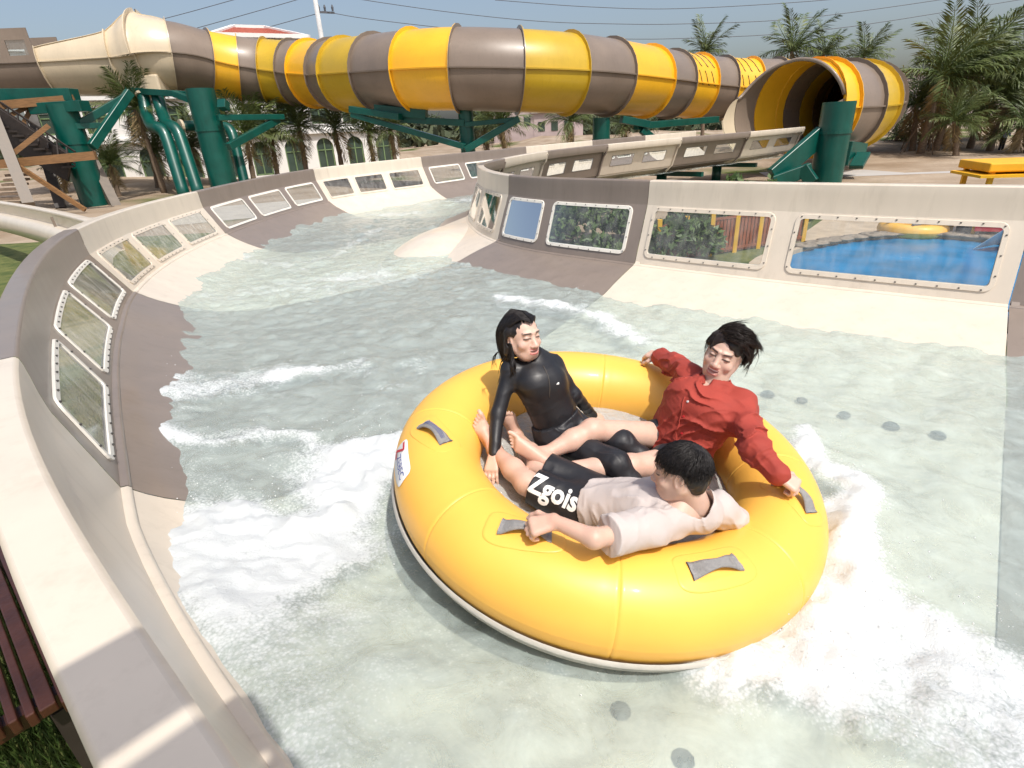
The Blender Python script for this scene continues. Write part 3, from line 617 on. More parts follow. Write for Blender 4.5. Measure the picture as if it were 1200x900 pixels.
# ------------------------------------------------------------------ white building
A = atd(60, 215, 43)[:2]; B_ = atd(470, 200, 56)[:2]; fd = B_ - A; FL = np.linalg.norm(fd); fd = fd / FL; fn = np.array([fd[1], -fd[0]])
bd = tag(empty('building', (A[0], A[1], GZ)), 'white three storey building with arched ground floor and red hip roof', 'building')
def fpt(u, v, off=0.0): return np.array([fd[0] * u + fn[0] * off, fd[1] * u + fn[1] * off, v])
def fbox(mb, u0, u1, v0, v1, o0, o1):
    c = fpt((u0 + u1) / 2, (v0 + v1) / 2, (o0 + o1) / 2); R = np.stack([np.array([*fd, 0]), np.array([*fn, 0]), np.array([0, 0, 1.])], 1); mb.box(c, (u1 - u0, abs(o1 - o0), v1 - v0), R)
BHt = 10.0; ncol = 10; cw = FL / ncol; rowz = [(.2, 3.0), (4.2, 6.0), (7.3, 9.0)]
us = sorted(set([0, FL] + [cw * (i + .5) + sg * cw * .27 for i in range(ncol) for sg in (-1, 1)])); vs = [-1, .2, 3.0, 4.2, 6.0, 7.3, 9.0, BHt]
wm = MB(); G = np.array([[fpt(u, v) for v in vs] for u in us]); wm.grid(G, lambda i, j: j in (1, 3, 5) and i % 2 == 1); 
wm.add([fpt(0, -1), fpt(0, BHt), fpt(0, BHt, -14), fpt(0, -1, -14)], [(0, 1, 2, 3)]); wm.add([fpt(FL, -1), fpt(FL, BHt), fpt(FL, BHt, -14), fpt(FL, -1, -14)], [(3, 2, 1, 0)]); wm.build('wall', WHITEW, bd)
co = MB(); 
for v in (3.4, 6.5, BHt - .3): fbox(co, -.2, FL + .2, v, v + .32, .0, .35)
co.build('cornice', WHITEW, bd)
for i in range(ncol):
    for r, (v0, v1) in enumerate(rowz):
        u0, u1 = cw * (i + .27 - .04), cw * (i + .73 + .04); u0, u1 = cw * (i + .23), cw * (i + .77)
        w = MB(); 
        for (a, b, c_, d) in ((u0, u0 + .12, v0, v1), (u1 - .12, u1, v0, v1), (u0, u1, v0, v0 + .12), (u0, u1, v1 - .12, v1), ((u0 + u1) / 2 - .05, (u0 + u1) / 2 + .05, v0, v1), (u0, u1, v0 + (v1 - v0) * .62, v0 + (v1 - v0) * .62 + .08)): fbox(w, a, b, c_, d, -.28, -.16)
        if r == 0:   # arch spandrels
            rr_ = (u1 - u0) / 2; cu = (u0 + u1) / 2; vt = v1 - rr_; n = 8; aa = np.linspace(0, math.pi, 2 * n + 1)
            arc = [fpt(cu + rr_ * math.cos(x), vt + rr_ * math.sin(x), .003) for x in aa]
            w2 = MB(); w2.add(arc[:n + 1] + [fpt(u1, v1, .003)], [(j, j + 1, n + 1) for j in range(n)]); w2.add(arc[n:] + [fpt(u0, v1, .003)], [(j, j + 1, n + 1) for j in range(n)])
            w2.add(arc + [p - np.array([*fn, 0]) * .3 for p in arc], [(j, j + 1, 2 * n + 2 + j, 2 * n + 1 + j) for j in range(2 * n)]); w2.build('arch', WHITEW, bd)
        wo = w.build('window', WGREEN, bd); p = MB(); p.add([fpt(u0, v0, -.22), fpt(u1, v0, -.22), fpt(u1, v1, -.22), fpt(u0, v1, -.22)], [(0, 1, 2, 3)]); p.build('pane', WGLASS, wo)
# hip roof with white ridges
def u_at(px):
    d = ray(px, 60)[:2]; M_ = np.array([[fd[0], -d[0]], [fd[1], -d[1]]]); return np.linalg.solve(M_, -np.array(A))[0]
ru0, ru1 = u_at(250) , u_at(362); rz = 10.9; rt_ = 12.3
m = MB(); fbox(m, ru0 + .6, ru1 - .6, BHt - .2, rz, -11, -.4); m.build('attic', WHITEW, bd)
R4 = [fpt(ru0, rz, .6), fpt(ru1, rz, .6), fpt(ru1, rz, -13), fpt(ru0, rz, -13), fpt(ru0 + 2.6, rt_, -5), fpt(ru1 - 2.4, rt_, -5)]
m = MB(); m.add(R4, [(0, 1, 5, 4), (2, 3, 4, 5), (1, 2, 5), (3, 0, 4)]); rf = m.build('roof', ROOF, bd)
m = MB(); [m.beam(R4[a] + np.array([0, 0, .06]), R4[b] + np.array([0, 0, .06]), .45, .3) for a, b in ((0, 4), (1, 5), (4, 5), (0, 1), (2, 5), (3, 4))]; m.build('ridge', WHITEW, rf)
m = MB(); [m.beam(R4[0] + (R4[1] - R4[0]) * t + (R4[4] + (R4[5] - R4[4]) * t - R4[0] - (R4[1] - R4[0]) * t) * s_ + np.array([0, 0, .05]), R4[0] + (R4[1] - R4[0]) * t + (R4[4] + (R4[5] - R4[4]) * t - R4[0] - (R4[1] - R4[0]) * t) * (s_ + .12) + np.array([0, 0, .08]), .55, .05) for t in np.linspace(.04, .96, 26) for s_ in np.arange(.02, .86, .14)]; tag(m.build('roof_tiles', ROOF, rf), kind='stuff')

# ------------------------------------------------------------------ utility pole and power lines
P = atd(376, 40, 62); up0 = tag(empty('utility_pole', (P[0], P[1], GZ)), 'concrete utility pole rising behind the red roof', 'utility pole'); b0 = np.array(up0.location)
m = MB(); m.tube([(0, 0, 0), (0, 0, atd(371, -30, 62)[2] - GZ)], [.32, .24], 12); m.build('shaft', POLEC, up0, smooth=True)
m = MB(); m.beam(atd(371, 14, 61.6) - b0, atd(392, 15, 62.4) - b0, .18, .18); m.build('crossarm', WIRE, up0)
for x in (374, 381, 390):
    m = MB(); q = atd(x, 13, 62) - b0; m.tube([q, q + [0, 0, .35], q + [0, 0, .6]], [.1, .14, .06], 8); m.build('insulator', WIRE, up0)
wires = [('highest power line sagging across the sky above the tube slide', [(580, 0), (690, 8), (800, 10), (967, 0), (1080, -14)]), ('power line sagging across the sky, middle of three', [(380, -9), (427, 0), (533, 15), (633, 25), (720, 28), (800, 28), (933, 22), (1100, 0), (1200, -18)]),
         ('lowest power line passing just above the tube slide', [(378, 13), (430, 22), (533, 34), (620, 42), (700, 45), (800, 45), (967, 35), (1193, 0), (1250, -10)]), ('short power line over the taupe ring left of the roof', [(120, 38), (192, 22), (273, 0), (300, -8)]),
         ('power line slanting up from behind the first taupe ring', [(150, 55), (223, 35), (347, 0), (380, -12)]), ('power line running to the pole above the red roof', [(150, 66), (277, 41), (372, 16)])]
for lb, pts in wires:
    P = np.array([atd(x, y, 62) for x, y in pts]); Q = catmull(P, np.linspace(0, len(P) - 1, 40)); m = MB(); m.tube(Q, .035, 5); tag(m.build('power_line', WIRE), lb, 'power line', None)

# ------------------------------------------------------------------ palms
def frond_mesh(name, L, droop, seed, nl=44, lw=.020, ll=.60):
    r = np.random.default_rng(seed); t = np.linspace(0, 1, nl); x = L * t * (1 - .12 * droop * t); z = -droop * L * .55 * t ** 2.2
    C_ = np.stack([x, .06 * np.sin(t * 3), z], 1); V = []; Fc = []
    m = MB(); m.tube(C_[::3], np.linspace(.035, .008, len(C_[::3])), 4)
    for i in range(3, nl):
        l = ll * (.55 + .6 * math.sin(math.pi * min(t[i] * .92 + .08, 1))) * (.85 + .3 * r.random()); tg = C_[min(i + 1, nl - 1)] - C_[i - 1]; tg /= np.linalg.norm(tg)
        for sg in (-1, 1):
            dr = tg * (.75 + .25 * r.random()) + np.array([0, sg * (.8 + .2 * r.random()), -.05 - .6 * r.random() * (r.random() < .6)]) + r.normal(size=3) * .16; dr /= np.linalg.norm(dr)
            a = C_[i]; b = a + dr * l * .55 + [0, 0, .02]; c = a + dr * l + [0, 0, -.10 * l - .1 * droop * l]; wv = np.cross(dr, (0, 0, 1)); wv /= np.linalg.norm(wv); w = lw
            m.add([a, b + wv * w, c, b - wv * w], [(0, 1, 2, 3)])
    V = np.concatenate(m.V); me = bpy.data.meshes.new(name); me.from_pydata([tuple(v) for v in V], [], m.F); me.materials.append(LEAF); me.update(); return me
FR_M = [frond_mesh('frond', 2.3, .25, 1), frond_mesh('frond', 2.1, .55, 2), frond_mesh('frond', 1.9, .95, 3)]
FR_D = frond_mesh('dry_frond', 1.5, 1.2, 4); FR_D.materials.clear(); FR_D.materials.append(LEAFD)
def palm(label, base_px, crown_px, depth, size=1.0, n=18, up=.5, wind=(.5, 0), seed=0, group='palm trees round the slides', props=False):
    r = random.Random(seed); Bw = atd(*base_px, depth); Cw = atd(*crown_px, depth * ray(*base_px)[1] / ray(*crown_px)[1])
    b = np.array([Bw[0], Bw[1], gz(Bw[0], Bw[1])]); o = tag(empty('palm_tree', b), label, 'palm tree', group)
    top = Cw - b; m = MB(); tt = np.linspace(0, 1, 9); pts = np.stack([top[0] * tt ** 1.4, top[1] * tt ** 1.4, top[2] * tt], 1)
    m.tube(pts, (.17 - .07 * tt + .03 * (np.arange(9) % 2)) * size ** .5, 9); m.build('trunk', BARK, o, smooth=True)
    for i in range(n):
        az = i * 2.39996 + r.random() * .5; el = rad(80 - 95 * ((i + .5) / n) ** (.6 + up)) if i < n - 2 else rad(-50)
        dry = i >= n - 2; f = bpy.data.objects.new('dry_frond' if dry else 'frond', FR_D if dry else FR_M[0 if el > rad(45) else 1 if el > rad(10) else r.choice((1, 2))])
        d = Vector((math.cos(az) * math.cos(el) + wind[0] * .5, math.sin(az) * math.cos(el) + wind[1] * .5, math.sin(el))).normalized()
        zax = Vector((0, 0, 1)); ya = zax.cross(d); ya = ya.normalized() if ya.length > .05 else Vector((0, 1, 0)); za = d.cross(ya)
        s = size * (.8 + .4 * r.random()); M = Matrix((d, ya, za)).transposed() @ Matrix.Rotation(r.uniform(-.5, .5), 3, 'X')
        f.matrix_local = Matrix.Translation(Vector(top)) @ (M.to_4x4() @ Matrix.Scale(s, 4)); link(f, o)
    if props:
        for q in range(3):
            a = q * 2.1 + seed; m = MB(); m.tube([(math.cos(a) * 1.2, math.sin(a) * 1.2, 0), (top[0] * .3 + math.cos(a) * .1, top[1] * .3 + math.sin(a) * .1, 1.9 * size)], .035, 5); m.build('prop_pole', BARK, o)
    return o
PALMS = [('tall windblown palm with propped trunk nearest the tube slide exit', (1062, 206), (1074, 122), 38, 1.3), ('leaning palm with pale trunk base and dense fronds beside the road', (1072, 206), (1104, 90), 36, 1.5), ('tallest windblown palm of the row by the dirt field', (1088, 206), (1134, 78), 37, 1.6),
         ('short palm with drooping dark fronds among the taller palms', (1114, 206), (1118, 142), 34, .95), ('palm with bare trunk bending towards the kiosk', (1128, 204), (1160, 100), 38, 1.4), ('leaning palm standing beside the person in white hat', (1152, 202), (1182, 118), 36, 1.3), ('palm behind the yellow kiosk roof with ragged crown', (1180, 204), (1212, 92), 36, 1.5), ('dark palm with low crown in the middle of the row', (1100, 206), (1096, 128), 41, 1.4), ('palm with drooping crown above the person in white hat', (1160, 203), (1150, 126), 41, 1.4), ('squat palm at the end of the row by the kiosk', (1196, 205), (1200, 146), 34, 1.2), ('thin palm with props half hidden by the tube slide exit', (1038, 204), (1052, 160), 44, .9)]
for i, (lb, b, c, d, s) in enumerate(PALMS): palm(lb, b, c, d, s, 26, .35, (.75, .1), 10 + i, props=i in (0, 1, 2, 10))
for i, (lb, c, d, s) in enumerate((('palm crown rising behind the patterned yellow ring', (826, 60), 52, 1.1), ('wide palm crown rising above the last yellow rings', (928, 60), 50, 1.5), ('small palm crown beside the wide one above the tube slide', (965, 64), 50, 1.1), ('thin pale palm crown above the tube slide exit', (1012, 66), 55, 1.2))):
    palm(lb, (c[0] - 6, 200), c, d, s, 22, .3, (.4, 0), 40 + i, 'palm trees behind the tube slide')
LPM = [('tall leaning palm before the white building beside the water pipes', (196, 236), (158, 128), 38, 1.25, .9), ('low palm beside the green column with dark fronds', (143, 240), (128, 192), 37, .95, .6), ('bushy palm between the tall palm and the water pipes', (190, 236), (180, 180), 41, 1.2, .8), ('small palm by the stair tower posts', (82, 240), (72, 196), 40, .9, .6),
       ('palm with thick fronds right of the thick green column', (296, 205), (288, 158), 40, 1.3, .7), ('bushy palm under the mustard ring', (325, 205), (318, 160), 42, 1.35, .7), ('tall palm with bark trunk under the taupe ring', (358, 195), (350, 148), 42, 1.4, .8), ('palm standing before the arches under the bright yellow ring', (400, 192), (392, 150), 42, 1.3, .7),
       ('palm with drooping olive fronds left of the bracket', (437, 182), (432, 155), 42, 1.2, .8), ('narrow palm under the bracket of the slim column', (462, 180), (458, 152), 42, 1.1, .7), ('pale palm right of the slim green column', (592, 170), (588, 146), 42, 1.25, .7), ('second pale palm close to the slim green column', (572, 172), (568, 150), 44, 1.1, .7),
       ('palm left of the short green column', (672, 165), (668, 142), 44, 1.25, .6), ('palm right of the short green column', (735, 165), (732, 146), 46, 1.2, .6), ('bushy palm under the feeder flume joint', (230, 230), (224, 172), 44, 1.2, .6), ('palm behind the bracket of the thick green column', (262, 215), (256, 165), 43, 1.2, .7)]
for i, (lb, b, c, d, s, u_) in enumerate(LPM): palm(lb, b, c, d, s * .95, 24, u_, (.25, 0), 70 + i, 'palm trees before the white building')

# ------------------------------------------------------------------ far background
def bush_mesh(name, rx, ry, rz_, n, leaf, seed, mat):
    r = np.random.default_rng(seed); d = r.normal(size=(n, 3)); d /= np.linalg.norm(d, axis=1)[:, None]; d[:, 2] = np.abs(d[:, 2]) * 1.0 - .12
    lump = 1 + .28 * fbm(d * 1.0 + seed, 2.2, 3, seed); rr = (.72 + .3 * r.random(n)) * lump; c = d * rr[:, None] * [rx, ry, rz_]
    a = r.normal(size=(n, 3)); a /= np.linalg.norm(a, axis=1)[:, None]; b = np.cross(a, r.normal(size=(n, 3))); b /= np.linalg.norm(b, axis=1)[:, None]; l = leaf * (.6 + .8 * r.random(n))[:, None]
    V = np.stack([c - a * l, c + b * l * .45, c + a * l, c - b * l * .45], 1).reshape(-1, 3); me = bpy.data.meshes.new(name); me.from_pydata(V.tolist(), [], [(4 * i, 4 * i + 1, 4 * i + 2, 4 * i + 3) for i in range(n)]); me.materials.append(mat); me.update(); return me
FARL = pbr('far_foliage', (.045, .062, .03), .8, .4, .15, col2=(.085, .10, .05))
ft = MB(); n0 = 0; FV = []; FFc = []
rr_ = np.random.default_rng(5)
for i in range(420):
    x = rr_.uniform(-160, 240); y = rr_.uniform(118, 190); h = rr_.uniform(2.5, 6.5); me_ = None
    d = rr_.normal(size=(60, 3)); d /= np.linalg.norm(d, axis=1)[:, None]; c = d * [4.2, 3.5, h * .55] + [x, y, GZ + h * .5]; a = rr_.normal(size=(60, 3)) * .7; b = rr_.normal(size=(60, 3)) * .6
    V = np.stack([c - a, c + b, c + a, c - b], 1).reshape(-1, 3); FFc += [tuple(len(FV) * 0 + n0 + 4 * j + q for q in range(4)) for j in range(60)]; FV.append(V); n0 += 240
tag(mesh_obj('far_trees', np.concatenate(FV), FFc, FARL, smooth=False), 'low line of distant trees along the horizon', 'trees', kind='stuff')
for i, (px, w, h, lb) in enumerate(((628, 16, 7, 'low pinkish building on the horizon under the tube slide'), (652, 9, 5, 'small pale building on the horizon beside the pinkish one'), (1108, 30, 8, 'pale low building far beyond the dirt field'))):
    P = atd(px, 150, 105); o = tag(empty('far_building', (P[0], P[1], GZ)), lb, 'building'); m = MB(); m.box((0, 0, h / 2), (w, 8, h)); m.build('wall', FARW, o); m = MB(); m.box((0, 0, h + .35), (w + 1, 9, .7)); rf = m.build('roof', CONC, o)
    for q in range(int(w / 2.4)):
        m = MB(); m.box((-w / 2 + 1.4 + q * 2.4, -4.03, h * .55), (1.2, .1, 1.6)); m.build('window', WGLASS, o)

# ------------------------------------------------------------------ pool in the infield
DZ = GZ + .10
pool = [(5.2, 9.3), (6.0, 12.2), (8.2, 13.9), (10.6, 14.2), (12.0, 12.6), (12.2, 10.3), (10.6, 8.2), (7.4, 7.6)]
pc = catmull(np.array(pool + pool[:1], float), np.linspace(0, 8, 49))[:-1]; cen = pc.mean(0)
sheet('pool_water', [tuple(p) for p in pc * 1.0], GZ + .05, POOLW)
outr = cen + (pc - cen) * 1.16; m = MB(); G = np.array([[(*a, GZ + .03), (*a, DZ + .05), (*(a + (b - a) * .28), DZ + .05), (*(a + (b - a) * .3), DZ), (*b, DZ), (*b, GZ - .05)] for a, b in zip(np.vstack([pc, pc[:1]]), np.vstack([outr, outr[:1]]))]); m.grid(G); tag(m.build('pool_deck', DECK), kind='structure')
sheet('sand_court', [(7.5, 14.6), (11, 15.5), (14.5, 13.5), (19, 16), (17, 21), (11.5, 19.5)], GZ + .012, DECK)
# rock edging stones on the far rim
for i in range(10, 30):
    p = cen + (pc[i % 48] - cen) * 1.03; m = MB(); s = .5; r = random.Random(i)
    t = np.linspace(0, 2 * np.pi, 9)[:-1]; lay = [np.stack([p[0] + (.26 * k_ + .04 * r.random()) * np.cos(t), p[1] + (.26 * k_) * np.sin(t), np.full(8, DZ + .04 + z)], 1) for k_, z in ((1.0, 0), (1.08, .02), (.85, .035 + .03 * r.random()), (.1, .05))]
    m.grid(np.array([np.vstack([l, l[:1]]) for l in lay])); tag(m.build('edging_stone', ROCKM, smooth=True), 'rounded grey stone set along the far edge of the pool', 'stone', 'stones edging the pool')
# brown fence with yellow posts
FA = onz(770, 310, GZ)[:2]; FB = onz(940, 283, GZ)[:2]; fdir = (FB - FA) / np.linalg.norm(FB - FA); FLn = np.linalg.norm(FB - FA)
fe = tag(empty('pool_fence', (FA[0], FA[1], GZ)), 'brown slatted fence with yellow posts beside the pool', 'fence')
for q in range(7):
    d = FLn * q / 6; m = MB(); m.box((fdir[0] * d, fdir[1] * d, .52), (.1, .1, 1.04)); m.build('post', FENCEY, fe)
sl_me = None
for q in range(int(FLn / .11)):
    d = .06 + q * .11; R = np.stack([[*fdir, 0], [-fdir[1], fdir[0], 0], [0, 0, 1]], 1); m = MB(); m.box((fdir[0] * d, fdir[1] * d, .48), (.085, .02, .86), R); m.build('slat', FENCEB, fe)
for z in (.12, .88): m = MB(); m.beam((0, 0, z), (*(fdir * FLn), z), .05, .06); m.build('rail', FENCEB, fe)
# bamboo screen behind the sand
BA = onz(985, 270, GZ)[:2] + [.5, 2.2]; BB = onz(1190, 262, GZ)[:2] + [.5, 2.2]; bdv = BB - BA
bs = tag(empty('bamboo_screen', (BA[0], BA[1], GZ)), 'low dark bamboo screen behind the pool sand', 'fence'); nb = 80
for q in range(nb): m = MB(); m.tube([(*(bdv * q / nb), 0), (*(bdv * q / nb), .55 + .08 * random.random())], .045, 6); m.build('bamboo_cane', BAMB, bs)
def ring_raft(loc, R, r, rz=0):
    o = tag(empty('parked_raft', loc, rz), 'orange yellow ring raft lying on the sand beyond the pool', 'raft'); m = MB(); a = np.linspace(0, 2 * np.pi, 37); b = np.linspace(0, 2 * np.pi, 15)
    m.grid(np.array([[((R + r * math.cos(y)) * math.cos(x), (R + r * math.cos(y)) * math.sin(x), r + r * math.sin(y)) for y in b] for x in a])); m.build('tube', RAFTY, o, smooth=True)
    for q in range(6): 
        x = q * math.pi / 3; m = MB(); m.box((R * math.cos(x), R * math.sin(x), 2 * r + .02), (.2, .06, .03)); m.build('handle', STRAP, o)
    m = MB(); m.tube([(0, 0, .04), (0, 0, .07)], R, 30); m.build('base', RAFTG, o); return o
P = onz(1068, 272, GZ + .1); ring_raft((P[0], P[1], GZ + .015), .62, .18)
P = onz(1166, 285, GZ); q = tag(empty('sign_board', (P[0], P[1], GZ), -.5), 'red notice board with white stripes at the pool edge', 'sign')
m = MB(); m.box((0, 0, .55), (.95, .05, .55)); m.build('board', REDSIGN, q)
for z in (.42, .52, .68): m = MB(); m.box((0, -.03, z), (.75, .01, .05)); m.build('stripe', WHITE, q)
for x in (-.4, .4): m = MB(); m.box((x, .04, .28), (.05, .05, .56)); m.build('leg', TAN, q)
P = onz(1178, 300, GZ); m = MB(); m.add([(0, 0, .75), (1.3, -.5, .2), (1.5, .9, .25), (-.35, .5, .08)], [(0, 1, 2, 3)]); sa = tag(empty('shade_cloth', (P[0], P[1], GZ)), 'white cloth stretched low beside the red notice board', 'cloth'); s2 = m.build('canvas', SAIL, sa); s2.modifiers.new('s', 'SOLIDIFY').thickness = .015
m = MB(); m.tube([(0, 0, 0), (0, 0, .8)], .03, 8); m.build('pole', TAN, sa)
# bushes in the infield and hedge
for i, (px, py, s) in enumerate(((640, 275, .8), (670, 268, .9), (735, 268, .7), (700, 300, .6), (800, 292, .8), (860, 268, 1.1), (905, 262, 1.1), (820, 275, .9), (620, 290, .5))):
    P = onz(px, py, GZ + .3); o = tag(empty('bush', (P[0], P[1], GZ)), ('rounded leafy bush seen through the flume windows', 'dense bush of the hedge behind the pool fence')[5 <= i <= 7], 'bush', ('bushes inside the hairpin', 'hedge behind the pool fence')[5 <= i <= 7])
    f = bpy.data.objects.new('foliage', bush_mesh('foliage', 1.1 * s, 1.0 * s, .95 * s, 1500, .11, i, BUSH)); link(f, o); f.location = (0, 0, .5 * s)
    m = MB(); m.tube([(0, 0, 0), (.03, 0, .6 * s)], .05, 6); m.build('stem', BARK, o)
# green posts carrying the upstream leg of the flume
for i, s in enumerate((.5, 1.5, 2.5, 3.4, 4.4)):
    Pm = (edge([s], True)[0][0] + edge([s], False)[0][0]) / 2; o = tag(empty('flume_post', (Pm[0], Pm[1], GZ)), 'green steel post under the upstream leg of the flume', 'steel post', 'posts under the flume')
    m = MB(); m.tube([(0, 0, 0), (0, 0, 1.0)], .22, 14); m.build('shaft', GREEN, o, smooth=True); d = edge([s], True)[0][0] - Pm; d = d / np.linalg.norm(d) * 1.9
    m = MB(); m.beam((-d[0], -d[1], .95), (d[0], d[1], .95), .2, .18); m.build('crossbeam', GREEN, o)
# yellow kiosk
P = atd(1172, 200, 13.5); o = tag(empty('kiosk', (P[0], P[1], GZ), -.25), 'small kiosk with flat yellow roof under the palms', 'kiosk'); h = atd(1172, 188, 13.5)[2] - GZ
m = MB(); m.box((.35, 0, h - .09), (1.9, 1.5, .2)); bevel(m.build('roof', KIOSK, o), .03); m = MB(); m.box((.2, -.15, h - .27), (2.0, 1.5, .06)); m.build('awning', KIOSK, o)
for x in (-.45, 1.15):
    for y in (-.6, .6): m = MB(); m.box((x, y, (h - .2) / 2), (.1, .1, h - .2)); m.build('post', KIOSK, o)
m = MB(); m.box((.35, .05, .45), (1.4, 1.0, .9)); bevel(m.build('counter', STEELB, o), .03)

# ------------------------------------------------------------------ louvred screen, hose and grass at the lower left
sA = onz(-90, 408, -.2); sB = onz(106, 806, -.2); sd_ = sB - sA; sL = np.linalg.norm(sd_); sd_ /= sL; sn = np.array([-sd_[1], sd_[0], 0]); sn = sn if sn @ sA > 0 else -sn
scn = tag(empty('slatted_deck', (sA[0], sA[1], GZ)), 'glossy red brown slatted deck below the cream flume rim', 'deck')
Rs = np.stack([sd_, sn, [0, 0, 1.]], 1); off = 0.0; rj = random.Random(4)
for q in range(34):
    wq = .06 if q in (0, 2) else .034; gap = .012 if q < 3 else .022; e_ = rj.uniform(-.012, .012)
    m = MB(); m.box(sd_ * (sL / 2 + e_ - .02 * q) + sn * (off + wq / 2) + [0, 0, .955 + (.02 if q in (0, 2) else 0)], (sL, wq, .05 if q in (0, 2) else .07), Rs); bevel(m.build('slat', REDSLAT, scn), .006, 2); off += wq + gap
for q in range(4):
    m = MB(); c = sd_ * (.3 + (sL - .5) * q / 3) ; m.beam(c + sn * .03 + [0, 0, .89], c + sn * (off - .03) + [0, 0, .89], .07, .08); m.build('joist', REDSLAT, scn)
    for t in (.12, off - .12):
        m = MB(); m.box(c + sn * t + [0, 0, .42], (.09, .09, .85), Rs); m.build('post', STEELB, scn)
Q = np.array([onz(-10, 596, GZ + .03), onz(5, 585, GZ + .03), onz(20, 575, GZ + .03), onz(34, 560, GZ + .03)]); m = MB(); m.tube(catmull(Q, np.linspace(0, 3, 16)), .022, 7); tag(m.build('garden_hose', HOSE, smooth=True), 'green garden hose lying on the grass behind the flume', 'hose')
gb = []; gf = []; r = np.random.default_rng(9)
for i in range(9000):
    px, py = r.uniform(-30, 170), r.uniform(440, 905); P = onz(px, py, GZ); 
    hgt_ = r.uniform(.03, .09) * (1.6 if py > 800 else 1); a = r.uniform(0, 6.28); w = .006; n0 = len(gb); l = r.normal(size=2) * .03
    gb += [(P[0] - w * math.cos(a), P[1] - w * math.sin(a), GZ), (P[0] + w * math.cos(a), P[1] + w * math.sin(a), GZ), (P[0] + l[0], P[1] + l[1], GZ + hgt_)]; gf.append((n0, n0 + 1, n0 + 2))
tag(mesh_obj('grass', gb, gf, BUSH, smooth=False), 'short grass on the lawn behind the flume', 'grass', kind='stuff')

# ------------------------------------------------------------------ unseen slats added behind the camera to cast the striped shadow on the rim
kz = 1.7; sh_ = TOSUN / TOSUN[2] * kz; e0 = onz(115, 764, 1.14); e1 = onz(230, 701, 1.14); ed_ = (e1 - e0) / np.linalg.norm(e1 - e0); en = np.array([-ed_[1], ed_[0], 0]); en = en if en[1] < 0 else -en
cc = (e0 + e1) / 2 + sh_; cp = tag(empty('rim_shadow_caster', (cc[0] + en[0] * .6, cc[1] + en[1] * .6, GZ)), 'added unseen slats casting the striped shadow on the cream flume rim', 'shadow caster'); cb = np.array(cp.location)
Rc = np.stack([ed_, en, [0, 0, 1.]], 1); o_ = 0.0
for wq, gap in ((.115, .014), (.10, .05), (.12, .02), (.12, .02), (.12, .02), (.12, .02)):
    m = MB(); m.box(cc - cb - ed_ * .04 + en * (o_ + wq / 2), (.25, wq, .03), Rc); m.build('slat', REDSLAT, cp); o_ += wq + gap
for t in (-.15, .06): m = MB(); m.beam(cc - cb + ed_ * t + en * .01 - [0, 0, .045], cc - cb + ed_ * t + en * o_ - [0, 0, .045], .03, .05); m.build('rafter', REDSLAT, cp)
for t in (-.15, .06): m = MB(); q = cc - cb + ed_ * t + en * (o_ - .04); m.box([q[0], q[1], (q[2] - .07) / 2], (.06, .06, q[2] - .07)); m.build('post', STEELB, cp)

